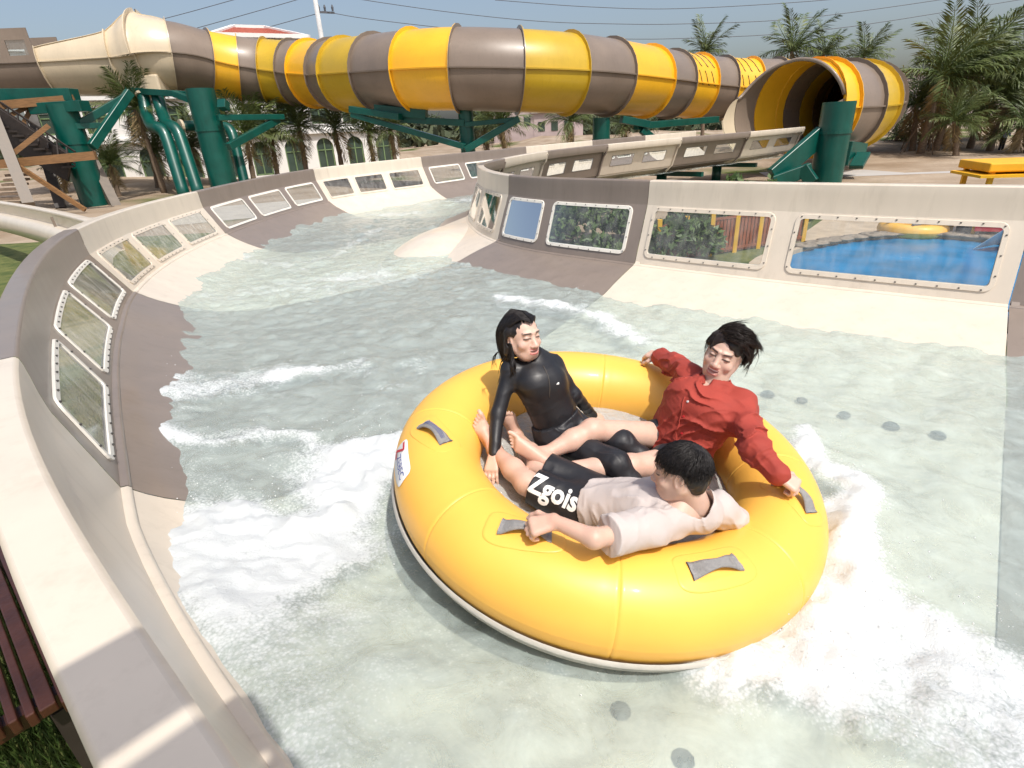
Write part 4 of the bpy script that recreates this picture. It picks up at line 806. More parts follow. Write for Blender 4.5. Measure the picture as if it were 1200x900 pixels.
# ------------------------------------------------------------------ implicit-surface modeller for bodies and clothes
class SDF:
    def __init__(s, lo, hi, h):
        s.lo = np.array(lo, float); s.h = h; s.n = np.ceil((np.array(hi) - s.lo) / h).astype(int) + 1
        s.D = np.full(s.n, .5, np.float32)
    def box(s, lo, hi):
        a = np.clip(np.floor((lo - s.lo) / s.h).astype(int), 0, s.n); b = np.clip(np.ceil((hi - s.lo) / s.h).astype(int) + 1, 0, s.n)
        if (b <= a).any(): return None
        ax = [s.lo[i] + s.h * np.arange(a[i], b[i]) for i in range(3)]
        return tuple(slice(a[i], b[i]) for i in range(3)), ax
    def put(s, fn, lo, hi, k, sub=False):
        m = k + 3 * s.h; r = s.box(np.asarray(lo) - m, np.asarray(hi) + m)
        if r is None: return
        sl, ax = r; X = ax[0][:, None, None]; Y = ax[1][None, :, None]; Z = ax[2][None, None, :]
        d = fn(X, Y, Z).astype(np.float32); D = s.D[sl]
        if sub:
            d = -d; hh = np.maximum(k - np.abs(D - d), 0) / k; s.D[sl] = np.maximum(D, d) + hh * hh * k * .25
        else:
            hh = np.maximum(k - np.abs(D - d), 0) / k; s.D[sl] = np.minimum(D, d) - hh * hh * k * .25
    def cone(s, a, b, ra, rb, k=.02, sub=False):
        a = np.asarray(a, float); b = np.asarray(b, float); ba = b - a; L2 = max(ba @ ba, 1e-9)
        def fn(X, Y, Z):
            px, py, pz = X - a[0], Y - a[1], Z - a[2]; t = np.clip((px * ba[0] + py * ba[1] + pz * ba[2]) / L2, 0, 1)
            return np.sqrt((px - t * ba[0]) ** 2 + (py - t * ba[1]) ** 2 + (pz - t * ba[2]) ** 2) - (ra + (rb - ra) * t)
        m = max(ra, rb); s.put(fn, np.minimum(a, b) - m, np.maximum(a, b) + m, k, sub)
    def ell(s, c, r, M=None, k=.02, sub=False):
        c = np.asarray(c, float); r = np.asarray(r, float); M = np.eye(3) if M is None else np.asarray(M)   # columns = local axes
        def fn(X, Y, Z):
            p = (X - c[0], Y - c[1], Z - c[2]); q = [(p[0] * M[0, i] + p[1] * M[1, i] + p[2] * M[2, i]) / r[i] for i in range(3)]
            k0 = np.sqrt(q[0] ** 2 + q[1] ** 2 + q[2] ** 2); k1 = np.sqrt((q[0] / r[0]) ** 2 + (q[1] / r[1]) ** 2 + (q[2] / r[2]) ** 2)
            return k0 * (k0 - 1) / np.maximum(k1, 1e-6)
        m = r.max(); s.put(fn, c - m, c + m, k, sub)
    def cut(s, p, n, k=.004):
        """remove everything on the +n side of the plane through p"""
        p = np.asarray(p, float); n = np.asarray(n, float); n = n / np.linalg.norm(n)
        ax = [s.lo[i] + s.h * np.arange(s.n[i]) - p[i] for i in range(3)]
        d = (ax[0][:, None, None] * n[0] + ax[1][None, :, None] * n[1] + ax[2][None, None, :] * n[2]).astype(np.float32); s.D = np.maximum(s.D, d)
    def trim(s, p, n, R):
        """cut only within radius R of the axis through p along n"""
        p = np.asarray(p, float); n = np.asarray(n, float); n = n / np.linalg.norm(n); r = s.box(p - R * 1.4, p + R * 1.4)
        if r is None: return
        sl, ax = r; X = ax[0][:, None, None] - p[0]; Y = ax[1][None, :, None] - p[1]; Z = ax[2][None, None, :] - p[2]
        al = X * n[0] + Y * n[1] + Z * n[2]; rd = np.sqrt(np.maximum(X * X + Y * Y + Z * Z - al * al, 0)); s.D[sl] = np.where(rd < R, np.maximum(s.D[sl], al), s.D[sl])
    def near(s, w):
        I = np.nonzero(np.abs(s.D) < w); return I, s.lo + s.h * np.stack(I, 1)
    def roughen(s, fn, w=.03):
        I, P = s.near(w); s.D[I] += fn(P).astype(np.float32)
    def mesh(s, smooth=1):
        D = s.D; ins = D < 0; n = D.shape
        c = np.zeros((n[0] - 1, n[1] - 1, n[2] - 1), np.int8)
        for dx in (0, 1):
            for dy in (0, 1):
                for dz in (0, 1): c += ins[dx:n[0] - 1 + dx, dy:n[1] - 1 + dy, dz:n[2] - 1 + dz]
        I = np.stack(np.nonzero((c > 0) & (c < 8)), 1); idx = np.full(c.shape, -1, np.int64); idx[tuple(I.T)] = np.arange(len(I))
        acc = np.zeros((len(I), 3)); cnt = np.zeros(len(I))
        corners = [(x, y, z) for x in (0, 1) for y in (0, 1) for z in (0, 1)]
        for a in corners:
            for ax_ in range(3):
                if a[ax_]: continue
                b = list(a); b[ax_] = 1; va = D[tuple((I + a).T)].astype(float); vb = D[tuple((I + b).T)].astype(float); mk = (va < 0) != (vb < 0); t = np.where(mk, va / np.where(mk, va - vb, 1), 0)
                p = np.tile(np.array(a, float), (len(I), 1)); p[:, ax_] += t; acc += p * mk[:, None]; cnt += mk
        V = s.lo + s.h * (I + acc / cnt[:, None]); Q = []
        for ax_ in range(3):
            o1, o2 = [(1, 2), (2, 0), (0, 1)][ax_]; sl0 = [slice(None)] * 3; sl1 = [slice(None)] * 3; sl0[ax_] = slice(0, -1); sl1[ax_] = slice(1, None)
            A = ins[tuple(sl0)]; B2 = ins[tuple(sl1)]; E = np.stack(np.nonzero(A != B2), 1); ok = (E[:, o1] > 0) & (E[:, o2] > 0) & (E[:, o1] < n[o1] - 1) & (E[:, o2] < n[o2] - 1); E = E[ok]; f = A[tuple(E.T)]
            def g(d1, d2): q = E.copy(); q[:, o1] -= d1; q[:, o2] -= d2; return idx[tuple(q.T)]
            q = np.stack([g(1, 1), g(0, 1), g(0, 0), g(1, 0)], 1); q[~f] = q[~f][:, ::-1]; Q.append(q)
        Q = np.concatenate(Q); Q = Q[(Q >= 0).all(1)]
        for _ in range(smooth):
            S = np.zeros_like(V); C_ = np.zeros(len(V))
            for i in range(4):
                np.add.at(S, Q[:, i], V[Q[:, (i + 1) % 4]] + V[Q[:, i - 1]]); np.add.at(C_, Q[:, i], 2)
            V = .5 * V + .5 * S / np.maximum(C_, 1)[:, None]
        return V, Q
def sdf_obj(name, sd, mat, parent, col=None, smooth=1, extra=None):
    V, Q = sd.mesh(smooth)
    if extra is not None: V2, Q2 = extra.mesh(smooth); Q = np.concatenate([Q, Q2 + len(V)]); V = np.concatenate([V, V2])
    Vl = V - np.array(parent.location)
    me = bpy.data.meshes.new(name); me.vertices.add(len(V)); me.vertices.foreach_set('co', Vl.astype(np.float32).ravel())
    me.loops.add(Q.size); me.loops.foreach_set('vertex_index', Q.astype(np.int32).ravel()); me.polygons.add(len(Q)); me.polygons.foreach_set('loop_start', np.arange(0, Q.size, 4, dtype=np.int32))
    me.update(calc_edges=True); me.polygons.foreach_set('use_smooth', [True] * len(Q)); me.materials.append(mat)
    if col is not None:
        c = np.concatenate([col(V), np.ones((len(V), 1))], 1); a = me.attributes.new('col', 'FLOAT_COLOR', 'POINT'); a.data.foreach_set('color', c.astype(np.float32).ravel())
    o = link(bpy.data.objects.new(name, me), parent); o['_v'] = 0; del o['_v']; return o, V, Q
nrm = lambda v: np.asarray(v, float) / np.linalg.norm(v)

# ------------------------------------------------------------------ the raft
raft = tag(empty('raft', RC), 'big yellow inflatable ring raft carrying three people', 'raft')
tiltM = Matrix(((1, 0, 0, 0), (0, 1, 0, 0), (TX, TY, 1, 0), (0, 0, 0, 1)))
rx = Matrix.Rotation(math.atan(TY), 4, 'X') @ Matrix.Rotation(-math.atan(TX), 4, 'Y')
RMAT = Matrix.Translation(Vector(RC)) @ rx
raft.matrix_world = RMAT
_RM = np.array(rx.to_3x3())
def rp(a, rho, h): return np.array([rho * math.cos(a), rho * math.sin(a), h])       # raft-local cylindrical
def tpt(a, v, off=0.0): return np.array([(RM + (RR + off) * np.cos(v)) * np.cos(a), (RM + (RR + off) * np.cos(v)) * np.sin(a), (RR + off) * np.sin(v)])
def l2w(p): return RC + _RM @ np.asarray(p, float)
def onraft(x, y, h):
    """pixel -> point at height h above the raft's middle plane"""
    d = ray(x, y); n = _RM @ np.array([0, 0, 1.]); t = n @ (RC + n * h - CAM) / (n @ d); return CAM + t * d
SEAM0 = rad(262); NSEG = 8
for q in range(NSEG):
    a0 = SEAM0 + q * 2 * math.pi / NSEG; a = np.concatenate([[0, .002, .006, .012, .02, .035], np.linspace(.06, 2 * math.pi / NSEG - .06, 22), 2 * math.pi / NSEG - np.array([.035, .02, .012, .006, .002, 0])]) ; v = np.linspace(0, 2 * math.pi, 57)
    e = np.minimum(a, 2 * math.pi / NSEG - a); pinch = -.0035 * np.exp(-(e / .004) ** 2) - .0015 * np.exp(-((e - .035) / .004) ** 2); m = MB()
    Gp = np.array([[tpt(a0 + a[i], y, pinch[i] + .003 * math.sin(5 * (a0 + a[i])) * math.sin(2 * y + 1.0)) for y in v] for i in range(len(a))]); m.grid(Gp[:, ::-1]); m.build('tube_section', RAFTY, raft, smooth=True)
# ribbed grey base strake and floor
def lathe(name, prof_, mat, n=120, parent=raft):
    a = np.linspace(0, 2 * np.pi, n + 1); m = MB(); m.grid(np.array([[(r * math.cos(x), r * math.sin(x), z) for r, z in prof_] for x in a])); return m.build(name, mat, parent, smooth=True)
pr = []
for q in range(5):
    v0 = rad(-17 - q * 7.5); pr += [(RM + (RR + .010) * math.cos(v0), (RR + .010) * math.sin(v0)), (RM + (RR + .026) * math.cos(v0 - rad(2)), (RR + .026) * math.sin(v0 - rad(2))), (RM + (RR + .026) * math.cos(v0 - rad(5)), (RR + .026) * math.sin(v0 - rad(5))), (RM + (RR + .010) * math.cos(v0 - rad(6.5)), (RR + .010) * math.sin(v0 - rad(6.5)))]
pr += [(RM + .1, -RR - .012), (RM - .15, -RR * .85)]
lathe('base_strake', pr, RAFTG)
lathe('floor', [(.001, -.10), (.3, -.10), (RM - RR + .05, -.09)], pbr('raft_floor', (.10, .115, .14), .45, .15, 5), 60)
a = np.linspace(0, 2 * np.pi, 97); rr_ = np.linspace(.0, RM - RR + .03, 34); G = np.array([[(r_ * math.cos(x), r_ * math.sin(x), 0) for r_ in rr_] for x in a]); fl = G.reshape(-1, 3)
G[..., 2] = (-.04 + .006 * fbm(fl, 14, 4, 3) + .006 * fbm(fl, 5, 2, 8)).reshape(G.shape[:2]); G[-1] = G[0]; m = MB(); m.grid(G); m.build('bilge_water', BILGE, raft, smooth=True)
# handles: grey webbing on stitched patches
def handle(px, py, ang=None, length=.20, turn=0.0):
    P = onraft(px, py, RR * .9); loc_ = _RM.T @ (P - RC)
    for _ in range(12):     # march onto the tube surface along the pixel's ray
        a_ = math.atan2(loc_[1], loc_[0]); ring = np.array([RM * math.cos(a_), RM * math.sin(a_), 0]); d = loc_ - ring; dist = np.linalg.norm(d) - RR; P = P + nrm(ray(px, py)) * dist; loc_ = _RM.T @ (P - RC)
    a_ = math.atan2(loc_[1], loc_[0]); ring = np.array([RM * math.cos(a_), RM * math.sin(a_), 0]); d = loc_ - ring; v_ = math.atan2(d[2], d @ np.array([math.cos(a_), math.sin(a_), 0]))
    return a_, v_
def surf(a_, v_, s_, t_, off): return tpt(a_ + s_ / RM, v_ + t_ / RR, off)        # s along the ring, t around the tube
HANDLES = [(508, 508, .55), (541, 431, 0), (838, 666, 0), (616, 624, .35), (932, 580, .9), (884, 478, .3), (662, 404, 0), (766, 415, 0)]
HPOS = []
for px, py, turn in HANDLES:
    a_, v_ = handle(px, py); HPOS.append((a_, v_)); m = MB(); ca, sa_ = math.cos(turn), math.sin(turn)
    Gh = []
    for s_ in np.linspace(-1, 1, 15):
        arch = .032 * max(0, 1 - (abs(s_) / .82) ** 2.5) + .004; wd = .030 * (.55 + .75 * abs(s_) ** 1.5); row = []
        for t_, th in ((-1, 0), (-.5, .004), (0, 0), (.5, .004), (1, 0), (1, .006), (.5, .010), (0, .006), (-.5, .010), (-1, .006), (-1, 0)):
            x = s_ * .105; y = t_ * wd; row.append(surf(a_, v_, x * ca - y * sa_, x * sa_ + y * ca, arch + th))
        Gh.append(row)
    m.grid(np.array(Gh)); h_ = m.build('handle', STRAP, raft, smooth=True)
    # reinforcing patch with raised rim
    pt = MB(); n_ = 40; loops = []
    for sc, off in ((1.0, .0005), (.985, .0025), (.93, .0035), (.0, .0035)):
        lp = []
        for i in range(n_ + 1):
            t_ = 2 * math.pi * i / n_; sx = math.copysign(abs(math.cos(t_)) ** .45, math.cos(t_)) * .165 * sc; sy = math.copysign(abs(math.sin(t_)) ** .45, math.sin(t_)) * .085 * sc; lp.append(surf(a_, v_, sx * ca - sy * sa_, sx * sa_ + sy * ca, off))
        loops.append(lp)
    pt.grid(np.array(loops)); pt.build('handle_patch', RAFTY, h_, smooth=True)
    if turn == .55:
        for k_ in (-.008, 0, .008):
            sm = MB(); sm.tube([surf(a_, v_, x * ca - k_ * sa_, x * sa_ + k_ * ca, .043 * max(0, 1 - (abs(x / .105) / .82) ** 2.5) + .012) for x in np.linspace(-.08, .08, 9)], .0011, 5); sm.build('stitch_line', BLUEP, h_)
# maker's patch on the outside: white field, red mark, blue letters
def text_mesh(body, size, bold=0.0):
    cu = bpy.data.curves.new('t', 'FONT'); cu.body = body; cu.size = size; cu.resolution_u = 3; cu.offset = bold; o = bpy.data.objects.new('t', cu); COL.objects.link(o); dg = bpy.context.evaluated_depsgraph_get(); me = o.evaluated_get(dg).to_mesh()
    V = np.array([v.co[:] for v in me.vertices]); Fc = [tuple(p.vertices) for p in me.polygons]; o.evaluated_get(dg).to_mesh_clear(); bpy.data.objects.remove(o); return V, Fc
la, lv = handle(469, 541)
lpn = MB(); loops = []
for sc, off in ((1.0, .001), (.97, .003), (0, .003)):
    loops.append([surf(la, lv, math.copysign(abs(math.cos(t_)) ** .4, math.cos(t_)) * .118 * sc, math.copysign(abs(math.sin(t_)) ** .4, math.sin(t_)) * .062 * sc, off) for t_ in np.linspace(0, 2 * math.pi, 49)])
G = np.array(loops); lpn.grid(G); lg = lpn.build('logo_patch', WHITE, raft, smooth=True)
V, Fc = text_mesh('ZEBEC', .055); V = V - V.mean(0); mesh_obj('logo_letters', [surf(la, lv, .042 + x * .9, -.004 + y, .0045) for x, y, z in V], Fc, BLUEP, lg, smooth=False)
m = MB()
for x0, y0, x1, y1, w in ((-.10, .035, -.045, .035, .013), (-.095, -.03, -.05, .03, .013), (-.10, -.035, -.045, -.035, .013)): 
    dx, dy = x1 - x0, y1 - y0; l = math.hypot(dx, dy); nx, ny = -dy / l * w / 2, dx / l * w / 2; m.add([surf(la, lv, x0 + nx, y0 + ny, .0047), surf(la, lv, x1 + nx, y1 + ny, .0047), surf(la, lv, x1 - nx, y1 - ny, .0047), surf(la, lv, x0 - nx, y0 - ny, .0047)], [(0, 1, 2, 3)])
m.build('logo_mark', REDP, lg)

# ------------------------------------------------------------------ people
SK = {'w': np.array([.66, .45, .355]), 'm': np.array([.64, .43, .335]), 'b': np.array([.62, .41, .315])}
def basis(fwd, up):
    f = nrm(fwd); u = np.asarray(up, float); u = nrm(u - f * (u @ f)); r = np.cross(f, u); return np.stack([r, f, u], 1)     # columns: right, forward, up
def add_hand(sd, wrist, d, back, curl, side, sc=1.0, spread=.0, k=.006):
    """d = direction of the hand, back = normal of the back of the hand, side=+1 if the thumb is on the +cross side"""
    d = nrm(d); back = nrm(back - d * (back @ d)); s = np.cross(d, back) * side; w = np.asarray(wrist, float)
    for j in (-1.15, -.4, .4, 1.15): sd.cone(w + s * j * .014 * sc, w + d * .082 * sc + s * j * .023 * sc, .016 * sc, .0135 * sc, .012)
    for i, (fl, j) in enumerate(zip((.93, 1.05, 1.0, .80), (1.5, .5, -.5, -1.5))):
        p = w + d * (.080 - .004 * abs(j)) * sc + s * j * .0195 * sc; ang = 0.0
        for q, L in enumerate((.040, .027, .021)):
            ang += curl[q]; dd = d * math.cos(ang) - back * math.sin(ang) + s * j * spread; dd = nrm(dd); n_ = p + dd * L * fl * sc; sd.cone(p, n_, (.0095 - .0008 * q) * sc, (.0088 - .0008 * q) * sc, k); p = n_
    p = w + d * .022 * sc + s * .026 * sc - back * .006 * sc
    for q, (L, dv) in enumerate(((.042, d * .7 + s * .75 - back * .25), (.032, d * .92 + s * .25 - back * (.25 + .5 * curl[0])), (.024, d * .95 - s * .05 - back * (.3 + .7 * curl[0])))):
        n_ = p + nrm(dv) * L * sc; sd.cone(p, n_, (.0125 - .0015 * q) * sc, (.0112 - .0015 * q) * sc, .008); p = n_
def add_foot(sd, ankle, d, up, side, sc=1.0):
    """d = heel-to-toe, up = towards the instep; side=+1 big toe on +cross(d,up)"""
    d = nrm(d); up = nrm(up - d * (up @ d)); s = np.cross(d, up) * side; a = np.asarray(ankle, float)
    heel = a - d * .035 * sc - up * .055 * sc; sd.cone(a, heel, .036 * sc, .031 * sc, .03)
    sd.cone(a + up * .0, a + d * .11 * sc - up * .045 * sc, .034 * sc, .024 * sc, .03)
    for j in (-1, 0, 1): sd.cone(heel + s * j * .008, a + d * (.145 + .012 * j) * sc + s * j * .026 * sc - up * .062 * sc, .026 * sc, .019 * sc, .025)
    for i, j in enumerate((1.9, .85, 0, -.85, -1.65)):
        b0 = a + d * (.158 + .009 * j) * sc + s * j * .0185 * sc - up * .060 * sc; r = .0135 if i == 0 else .0095 - .0006 * i; L = (.045, .040, .036, .032, .026)[i]
        sd.cone(b0, b0 + d * L * sc * .6 + up * .004, r * sc, r * sc, .006); sd.cone(b0 + d * L * sc * .6 + up * .004, b0 + d * L * sc - up * .004 * sc, r * sc, r * .85 * sc, .004)
def add_head(sd, c, B, neck, sc=1.0, mouth=.5, brow=0.0, fem=False):
    T = lambda x, y, z: c + B @ (np.array([x, y, z]) * sc); R = lambda *r: np.array(r) * sc
    sd.ell(T(0, -.018, .035), R(.077, .098, .086), B, .02); sd.ell(T(0, .018, -.020), R(.066 if not fem else .063, .074, .088), B, .03)
    sd.ell(T(0, .040, -.083), R(.040, .038, .030), B, .035)                                   # chin
    for s in (-1, 1):
        sd.cone(T(s * .055, -.005, -.045), T(s * .022, .050, -.088), .024 * sc, .022 * sc, .03)   # jaw
        sd.ell(T(s * .040, .058, -.030), R(.027, .022, .022), B, .022)                            # smiling cheek
        sd.ell(T(s * .0315, .094, .008), R(.020, .012, .0105), B, .010, sub=True)                 # orbit
        sd.ell(T(s * .0315, .0735, .006), R(.0165, .0155, .0125), B, .006)                         # lidded eye
        sd.cone(T(s * .012, .086, .030), T(s * .046, .074, .030 - brow * .0), .0075 * sc, .006 * sc, .014)   # brow ridge
        sd.ell(T(s * .077, -.008, -.010), R(.008, .019, .031), B, .010); sd.ell(T(s * .084, -.004, -.010), R(.006, .010, .018), B, .005, sub=True)   # ear
        sd.ell(T(s * .0135, .096, -.036), R(.0105, .011, .0085), B, .008)                         # nostril wings
    sd.cone(T(0, .080, .012), T(0, .103, -.028), .008 * sc, .0125 * sc, .014); sd.ell(T(0, .106, -.033), R(.0125, .011, .0105), B, .008)
    sd.ell(T(0, .074, -.063), R(.032, .022, .026), B, .02)                                        # muzzle
    sd.ell(T(0, .096, -.063), R(.0275, .013, .0035 + .0090 * mouth), B, .003, sub=True)            # mouth opening
    sd.ell(T(0, .091, -.0565 + .006 * mouth), R(.026, .0060, .0042), B, .004); sd.ell(T(0, .089, -.0705 - .008 * mouth), R(.023, .0070, .0055), B, .004)   # lips
    sd.ell(T(0, .0815, -.058), R(.022, .008, .0055), B, .002)                                      # upper teeth
    sd.cone(T(0, -.030, -.045), neck, .053 * sc * (.9 if fem else 1), .058 * sc * (.88 if fem else 1), .03)
def head_paint(V, col, c, B, sc, skin, hairc, mouth, brow_t=0.0, lip=(.50, .16, .14), flush=.5, smile=0.0):
    L = (V - c) @ B / sc; x, y, z = L.T; ax = np.abs(x); front = sstep(.045, .06, y)
    def mixc(w, cc): col[:] = col * (1 - w[:, None]) + np.array(cc) * w[:, None]
    mixc(.30 * flush * front * np.exp(-((ax - .042) / .02) ** 2 - ((z + .028) / .02) ** 2), skin * [1.04, .76, .72])
    mixc(.25 * flush * front * np.exp(-(ax / .016) ** 2 - ((z + .033) / .014) ** 2), skin * [1.04, .76, .72])
    zb = z; z = z - smile * np.minimum(ax, .024) ** 2 * (z < -.045)
    zz = z - (.0295 + .10 * (ax - .03) * (1 if brow_t == 0 else -1) * 0 + brow_t * (.032 - ax)); mixc(front * .95 * np.exp(-(zz / .0052) ** 4) * sstep(.011, .016, ax) * (1 - sstep(.048, .054, ax)), hairc)
    ez = z - (.0055 - 3.2 * (ax - .0315) ** 2 * 2.2); mixc(sstep(.058, .066, y) * .95 * np.exp(-(ez / .0040) ** 4) * (1 - sstep(.0160, .0195, np.abs(ax - .0315))), (.015, .010, .009))
    mixc(sstep(.058, .066, y) * .35 * np.exp(-((z - .011) / .006) ** 2) * (1 - sstep(.014, .02, np.abs(ax - .0315))), skin * .55)
    up_l = np.exp(-((z + .0555 - .006 * mouth) / .0042) ** 4); lo_l = np.exp(-((z + .0715 + .008 * mouth) / .0055) ** 4); mixc(sstep(.06, .07, y) * np.maximum(up_l, lo_l) * .9 * (1 - sstep(.026, .031, ax)), lip)
    inn = sstep(.06, .07, y) * (1 - sstep(.0225, .027, ax)); mixc(inn * np.exp(-((z + .0640) / (.002 + .0062 * mouth)) ** 4), (.36, .11, .10)); mixc(inn * np.exp(-((z + .0600) / (.0012 + .0034 * mouth)) ** 4) * (1 - sstep(.020, .024, ax)), (.88, .86, .82))
    mixc(.6 * np.exp(-((ax - .0075) / .004) ** 2 - ((z + .0435) / .003) ** 2) * sstep(.085, .095, y), skin * .3)
def strands(name, paths, r0, mat, parent, sides=3):
    V = []; Fc = []; base = np.array(parent.parent.location); n0 = 0
    for p, w in paths:
        p = np.asarray(p) - base; m_ = len(p); t = np.gradient(p, axis=0); t /= np.linalg.norm(t, axis=1)[:, None] + 1e-9; ref = np.array([.31, .52, .79]); a = np.cross(t, ref); a /= np.linalg.norm(a, axis=1)[:, None] + 1e-9; b = np.cross(t, a)
        rr = r0 * w * (1 - np.linspace(0, 1, m_) ** 2.5 * .92)
        for q in range(sides): V.append(None)
        ring = np.stack([p + rr[:, None] * (math.cos(2 * math.pi * q / sides) * a + math.sin(2 * math.pi * q / sides) * b) for q in range(sides)], 1).reshape(-1, 3); V = V[:-sides]; V.append(ring)
        for i in range(m_ - 1):
            for q in range(sides): Fc.append((n0 + i * sides + q, n0 + i * sides + (q + 1) % sides, n0 + (i + 1) * sides + (q + 1) % sides, n0 + (i + 1) * sides + q))
        n0 += m_ * sides
    return mesh_obj(name, np.concatenate(V), Fc, mat, parent, smooth=True)
def J(d): return {k: onraft(*v) for k, v in d.items()}
RN = _RM @ np.array([0, 0, 1.])      # raft normal
VOX = .0042
def bounds(j, extra, m=.2):
    P = np.array(list(j.values()) + list(extra)); return P.min(0) - m, P.max(0) + m
def torso(sd, j, right, w0, w1, r0, r1, k=.05, sh=.07):
    pel, ch, nk = j['pel'], j['chest'], j['neck']
    for s in (-1, 0, 1): sd.cone(pel + right * s * w0, ch + right * s * w1, r0, r1, k); sd.cone(ch + right * s * w1, nk - (nk - pel) * sh + right * s * w1 * .75, r1, r1 * .72, k)

# ---- woman in black
jw = J(dict(pel=(657, 505, .06), chest=(633, 447, .36), neck=(625, 419, .46), head=(612, 394, .595), shR=(599, 433, .415), shL=(649, 427, .415), elR=(583, 486, .21), wrR=(579, 533, .06), elL=(673, 463, .25), wrL=(695, 487, .05), hipR=(648, 513, .05), hipL=(667, 499, .05), knR=(722, 544, .13), knL=(728, 519, .13), anR=(758, 585, .0), anL=(785, 560, .0)))
w_ = tag(empty('person', jw['pel'] - RN * .1), 'person in black long sleeved top with wet black hair sitting in the raft', 'person', None)
rightW = nrm(jw['shR'] - jw['shL']); HB = basis((.60, -.80, .10), (.10, -.06, 1)); hc = jw['head']; HS = 1.06
lo, hi = bounds(jw, [], .2); sd = SDF(lo, hi, VOX)
torso(sd, jw, rightW, .04, .05, .085, .08); sd.cone(jw['shR'], jw['shL'], .038, .038, .04)
for s in 'RL':
    sd.cone(jw['sh' + s], jw['el' + s], .036, .030, .03); sd.cone(jw['el' + s], jw['wr' + s], .030, .022, .02)
    sd.cone(jw['hip' + s], jw['kn' + s], .078, .054, .04); sd.cone(jw['kn' + s], jw['an' + s], .052, .034, .03); add_foot(sd, jw['an' + s], (.8, -.2, .1), (0, .1, 1), 1 if s == 'R' else -1)
add_hand(sd, jw['wrR'], onraft(575, 556, .0) - jw['wrR'], np.array([-.3, -.75, .4]), (.25, .35, .3), -1, 1.02, .03)
add_hand(sd, jw['wrL'], onraft(716, 496, -.03) - jw['wrL'], np.array([.2, -.3, 1]), (.2, .25, .2), -1, 1.0, .03)
sh = SDF(np.minimum(hc, jw['neck']) - .17, np.maximum(hc, jw['neck']) + .17, .0024); add_head(sh, hc, HB, jw['neck'], HS, .5, fem=True)
def colw(V):
    c = np.tile(SK['w'], (len(V), 1)); head_paint(V, c, hc, HB, HS, SK['w'], np.array([.05, .03, .025]), .5, 0, (.55, .16, .15), .8, 9.0); return c
bw, Vw, Qw = sdf_obj('body', sd, SKIN, w_, colw, extra=sh)
fwdW = nrm(np.cross(np.array([0, 0, 1.]), rightW))
sd = SDF(lo, hi, .005); torso(sd, jw, rightW, .045, .052, .090, .088); sd.cone(jw['shR'], jw['shL'], .048, .048, .05)
for s in (-1, 1): sd.ell(jw['chest'] + rightW * s * .050 + fwdW * .052 - RN * .02, (.050, .042, .046), np.stack([rightW, fwdW, np.cross(rightW, fwdW)], 1), .05)
for s in 'RL': sd.cone(jw['sh' + s], jw['el' + s], .046, .038, .04); sd.cone(jw['el' + s], jw['wr' + s] * .97 + jw['el' + s] * .03, .038, .029, .02)
sd.cone(jw['neck'] - (jw['neck'] - jw['chest']) * .2, jw['neck'] + nrm(hc - jw['neck']) * .035, .072, .060, .03)
sd.trim(jw['neck'] + nrm(hc - jw['neck']) * .035, hc - jw['neck'], .085)
for s in 'RL':   # cuffs
    pass
Tw = nrm(jw['chest'] - jw['pel']); sd.cut(jw['pel'] + Tw * .045, -Tw) if False else None
def folds(P, across, along, fa, fl, amp, seed):
    a = nrm(across); l = nrm(along - a * (along @ a)); t = np.cross(a, l); w = fbm(P, 6, 2, seed + 3) * .35
    Q = np.stack([(P @ a) * fa + w * 2.2, (P @ l) * fl + w, (P @ t) * fl], 1); n = np.abs(vnoise(Q, 1.0, seed))
    msk = .35 + .65 * sstep(-.25, .45, fbm(P, 5, 2, seed + 7))
    return -amp * msk * ((1 - np.minimum(n * 1.5, 1)) ** 2 - .25)
def wrinkle(P, amp, f, seed, axis=None, st=1.0):
    Q = P.copy()
    if axis is not None: Q = Q + (st - 1) * (Q @ axis)[:, None] * axis[None]
    w = fbm(Q, f, 2, seed + 5) * .5
    return amp * (1 - 2 * np.abs(vnoise(Q + w[:, None] * .06, f * 1.6, seed)) ** .8) + amp * .5 * fbm(Q, f * 2.2, 2, seed + 9)
sd.roughen(lambda P: folds(P, Tw, rightW, 20, 6, .0045, 3))
shw, Vs_, Qs_ = sdf_obj('rash_guard', sd, RUBBER, w_)
sd = SDF(lo, hi, .0052)
for s in (-1, 0, 1): sd.cone(jw['pel'] + rightW * s * .055, jw['pel'] + Tw * .085 + rightW * s * .05, .108, .098, .05)
for s in 'RL': sd.cone(jw['hip' + s], jw['kn' + s], .090, .068, .05); sd.cone(jw['kn' + s], jw['an' + s], .066, .050, .04)
for s in 'RL': d = nrm(jw['kn' + s] - jw['hip' + s])
sd.cut(jw['pel'] + Tw * .10, Tw); sd.roughen(lambda P: folds(P, rightW + fwdW * .5, Tw, 18, 6, .007, 21) + wrinkle(P, .003, 9, 22), .04)
sdf_obj('shorts', sd, SHORTB, w_)
# logo and zip on the chest
def bvh(V, Q): return BVHTree.FromPolygons([tuple(v) for v in V], [tuple(int(i) for i in q) for q in Q])
bt = bvh(Vs_, Qs_); base = np.array(w_.location)
def project(bt, P, off=.002, maxd=.4):
    r = bt.find_nearest(Vector(P), maxd); return np.array(r[0]) + np.array(r[1]) * off
zp = MB(); zp.tube([project(bt, jw['neck'] + fwdW * .1 + (jw['chest'] - jw['neck']) * t - RN * .02, .001) - base for t in np.linspace(.1, 1.25, 14)], .0026, 5); zp.build('zip', TRIM, shw, smooth=True)
c0 = jw['chest'] - rightW * .062 + fwdW * .2 + RN * .055; m = MB()
for q in range(3): p0 = project(bt, c0 + RN * .006 * q - rightW * .004 * q, .003) - base; m.box(p0, (.014 - .003 * q, .004, .004))
m.build('chest_logo', WHITE, shw)
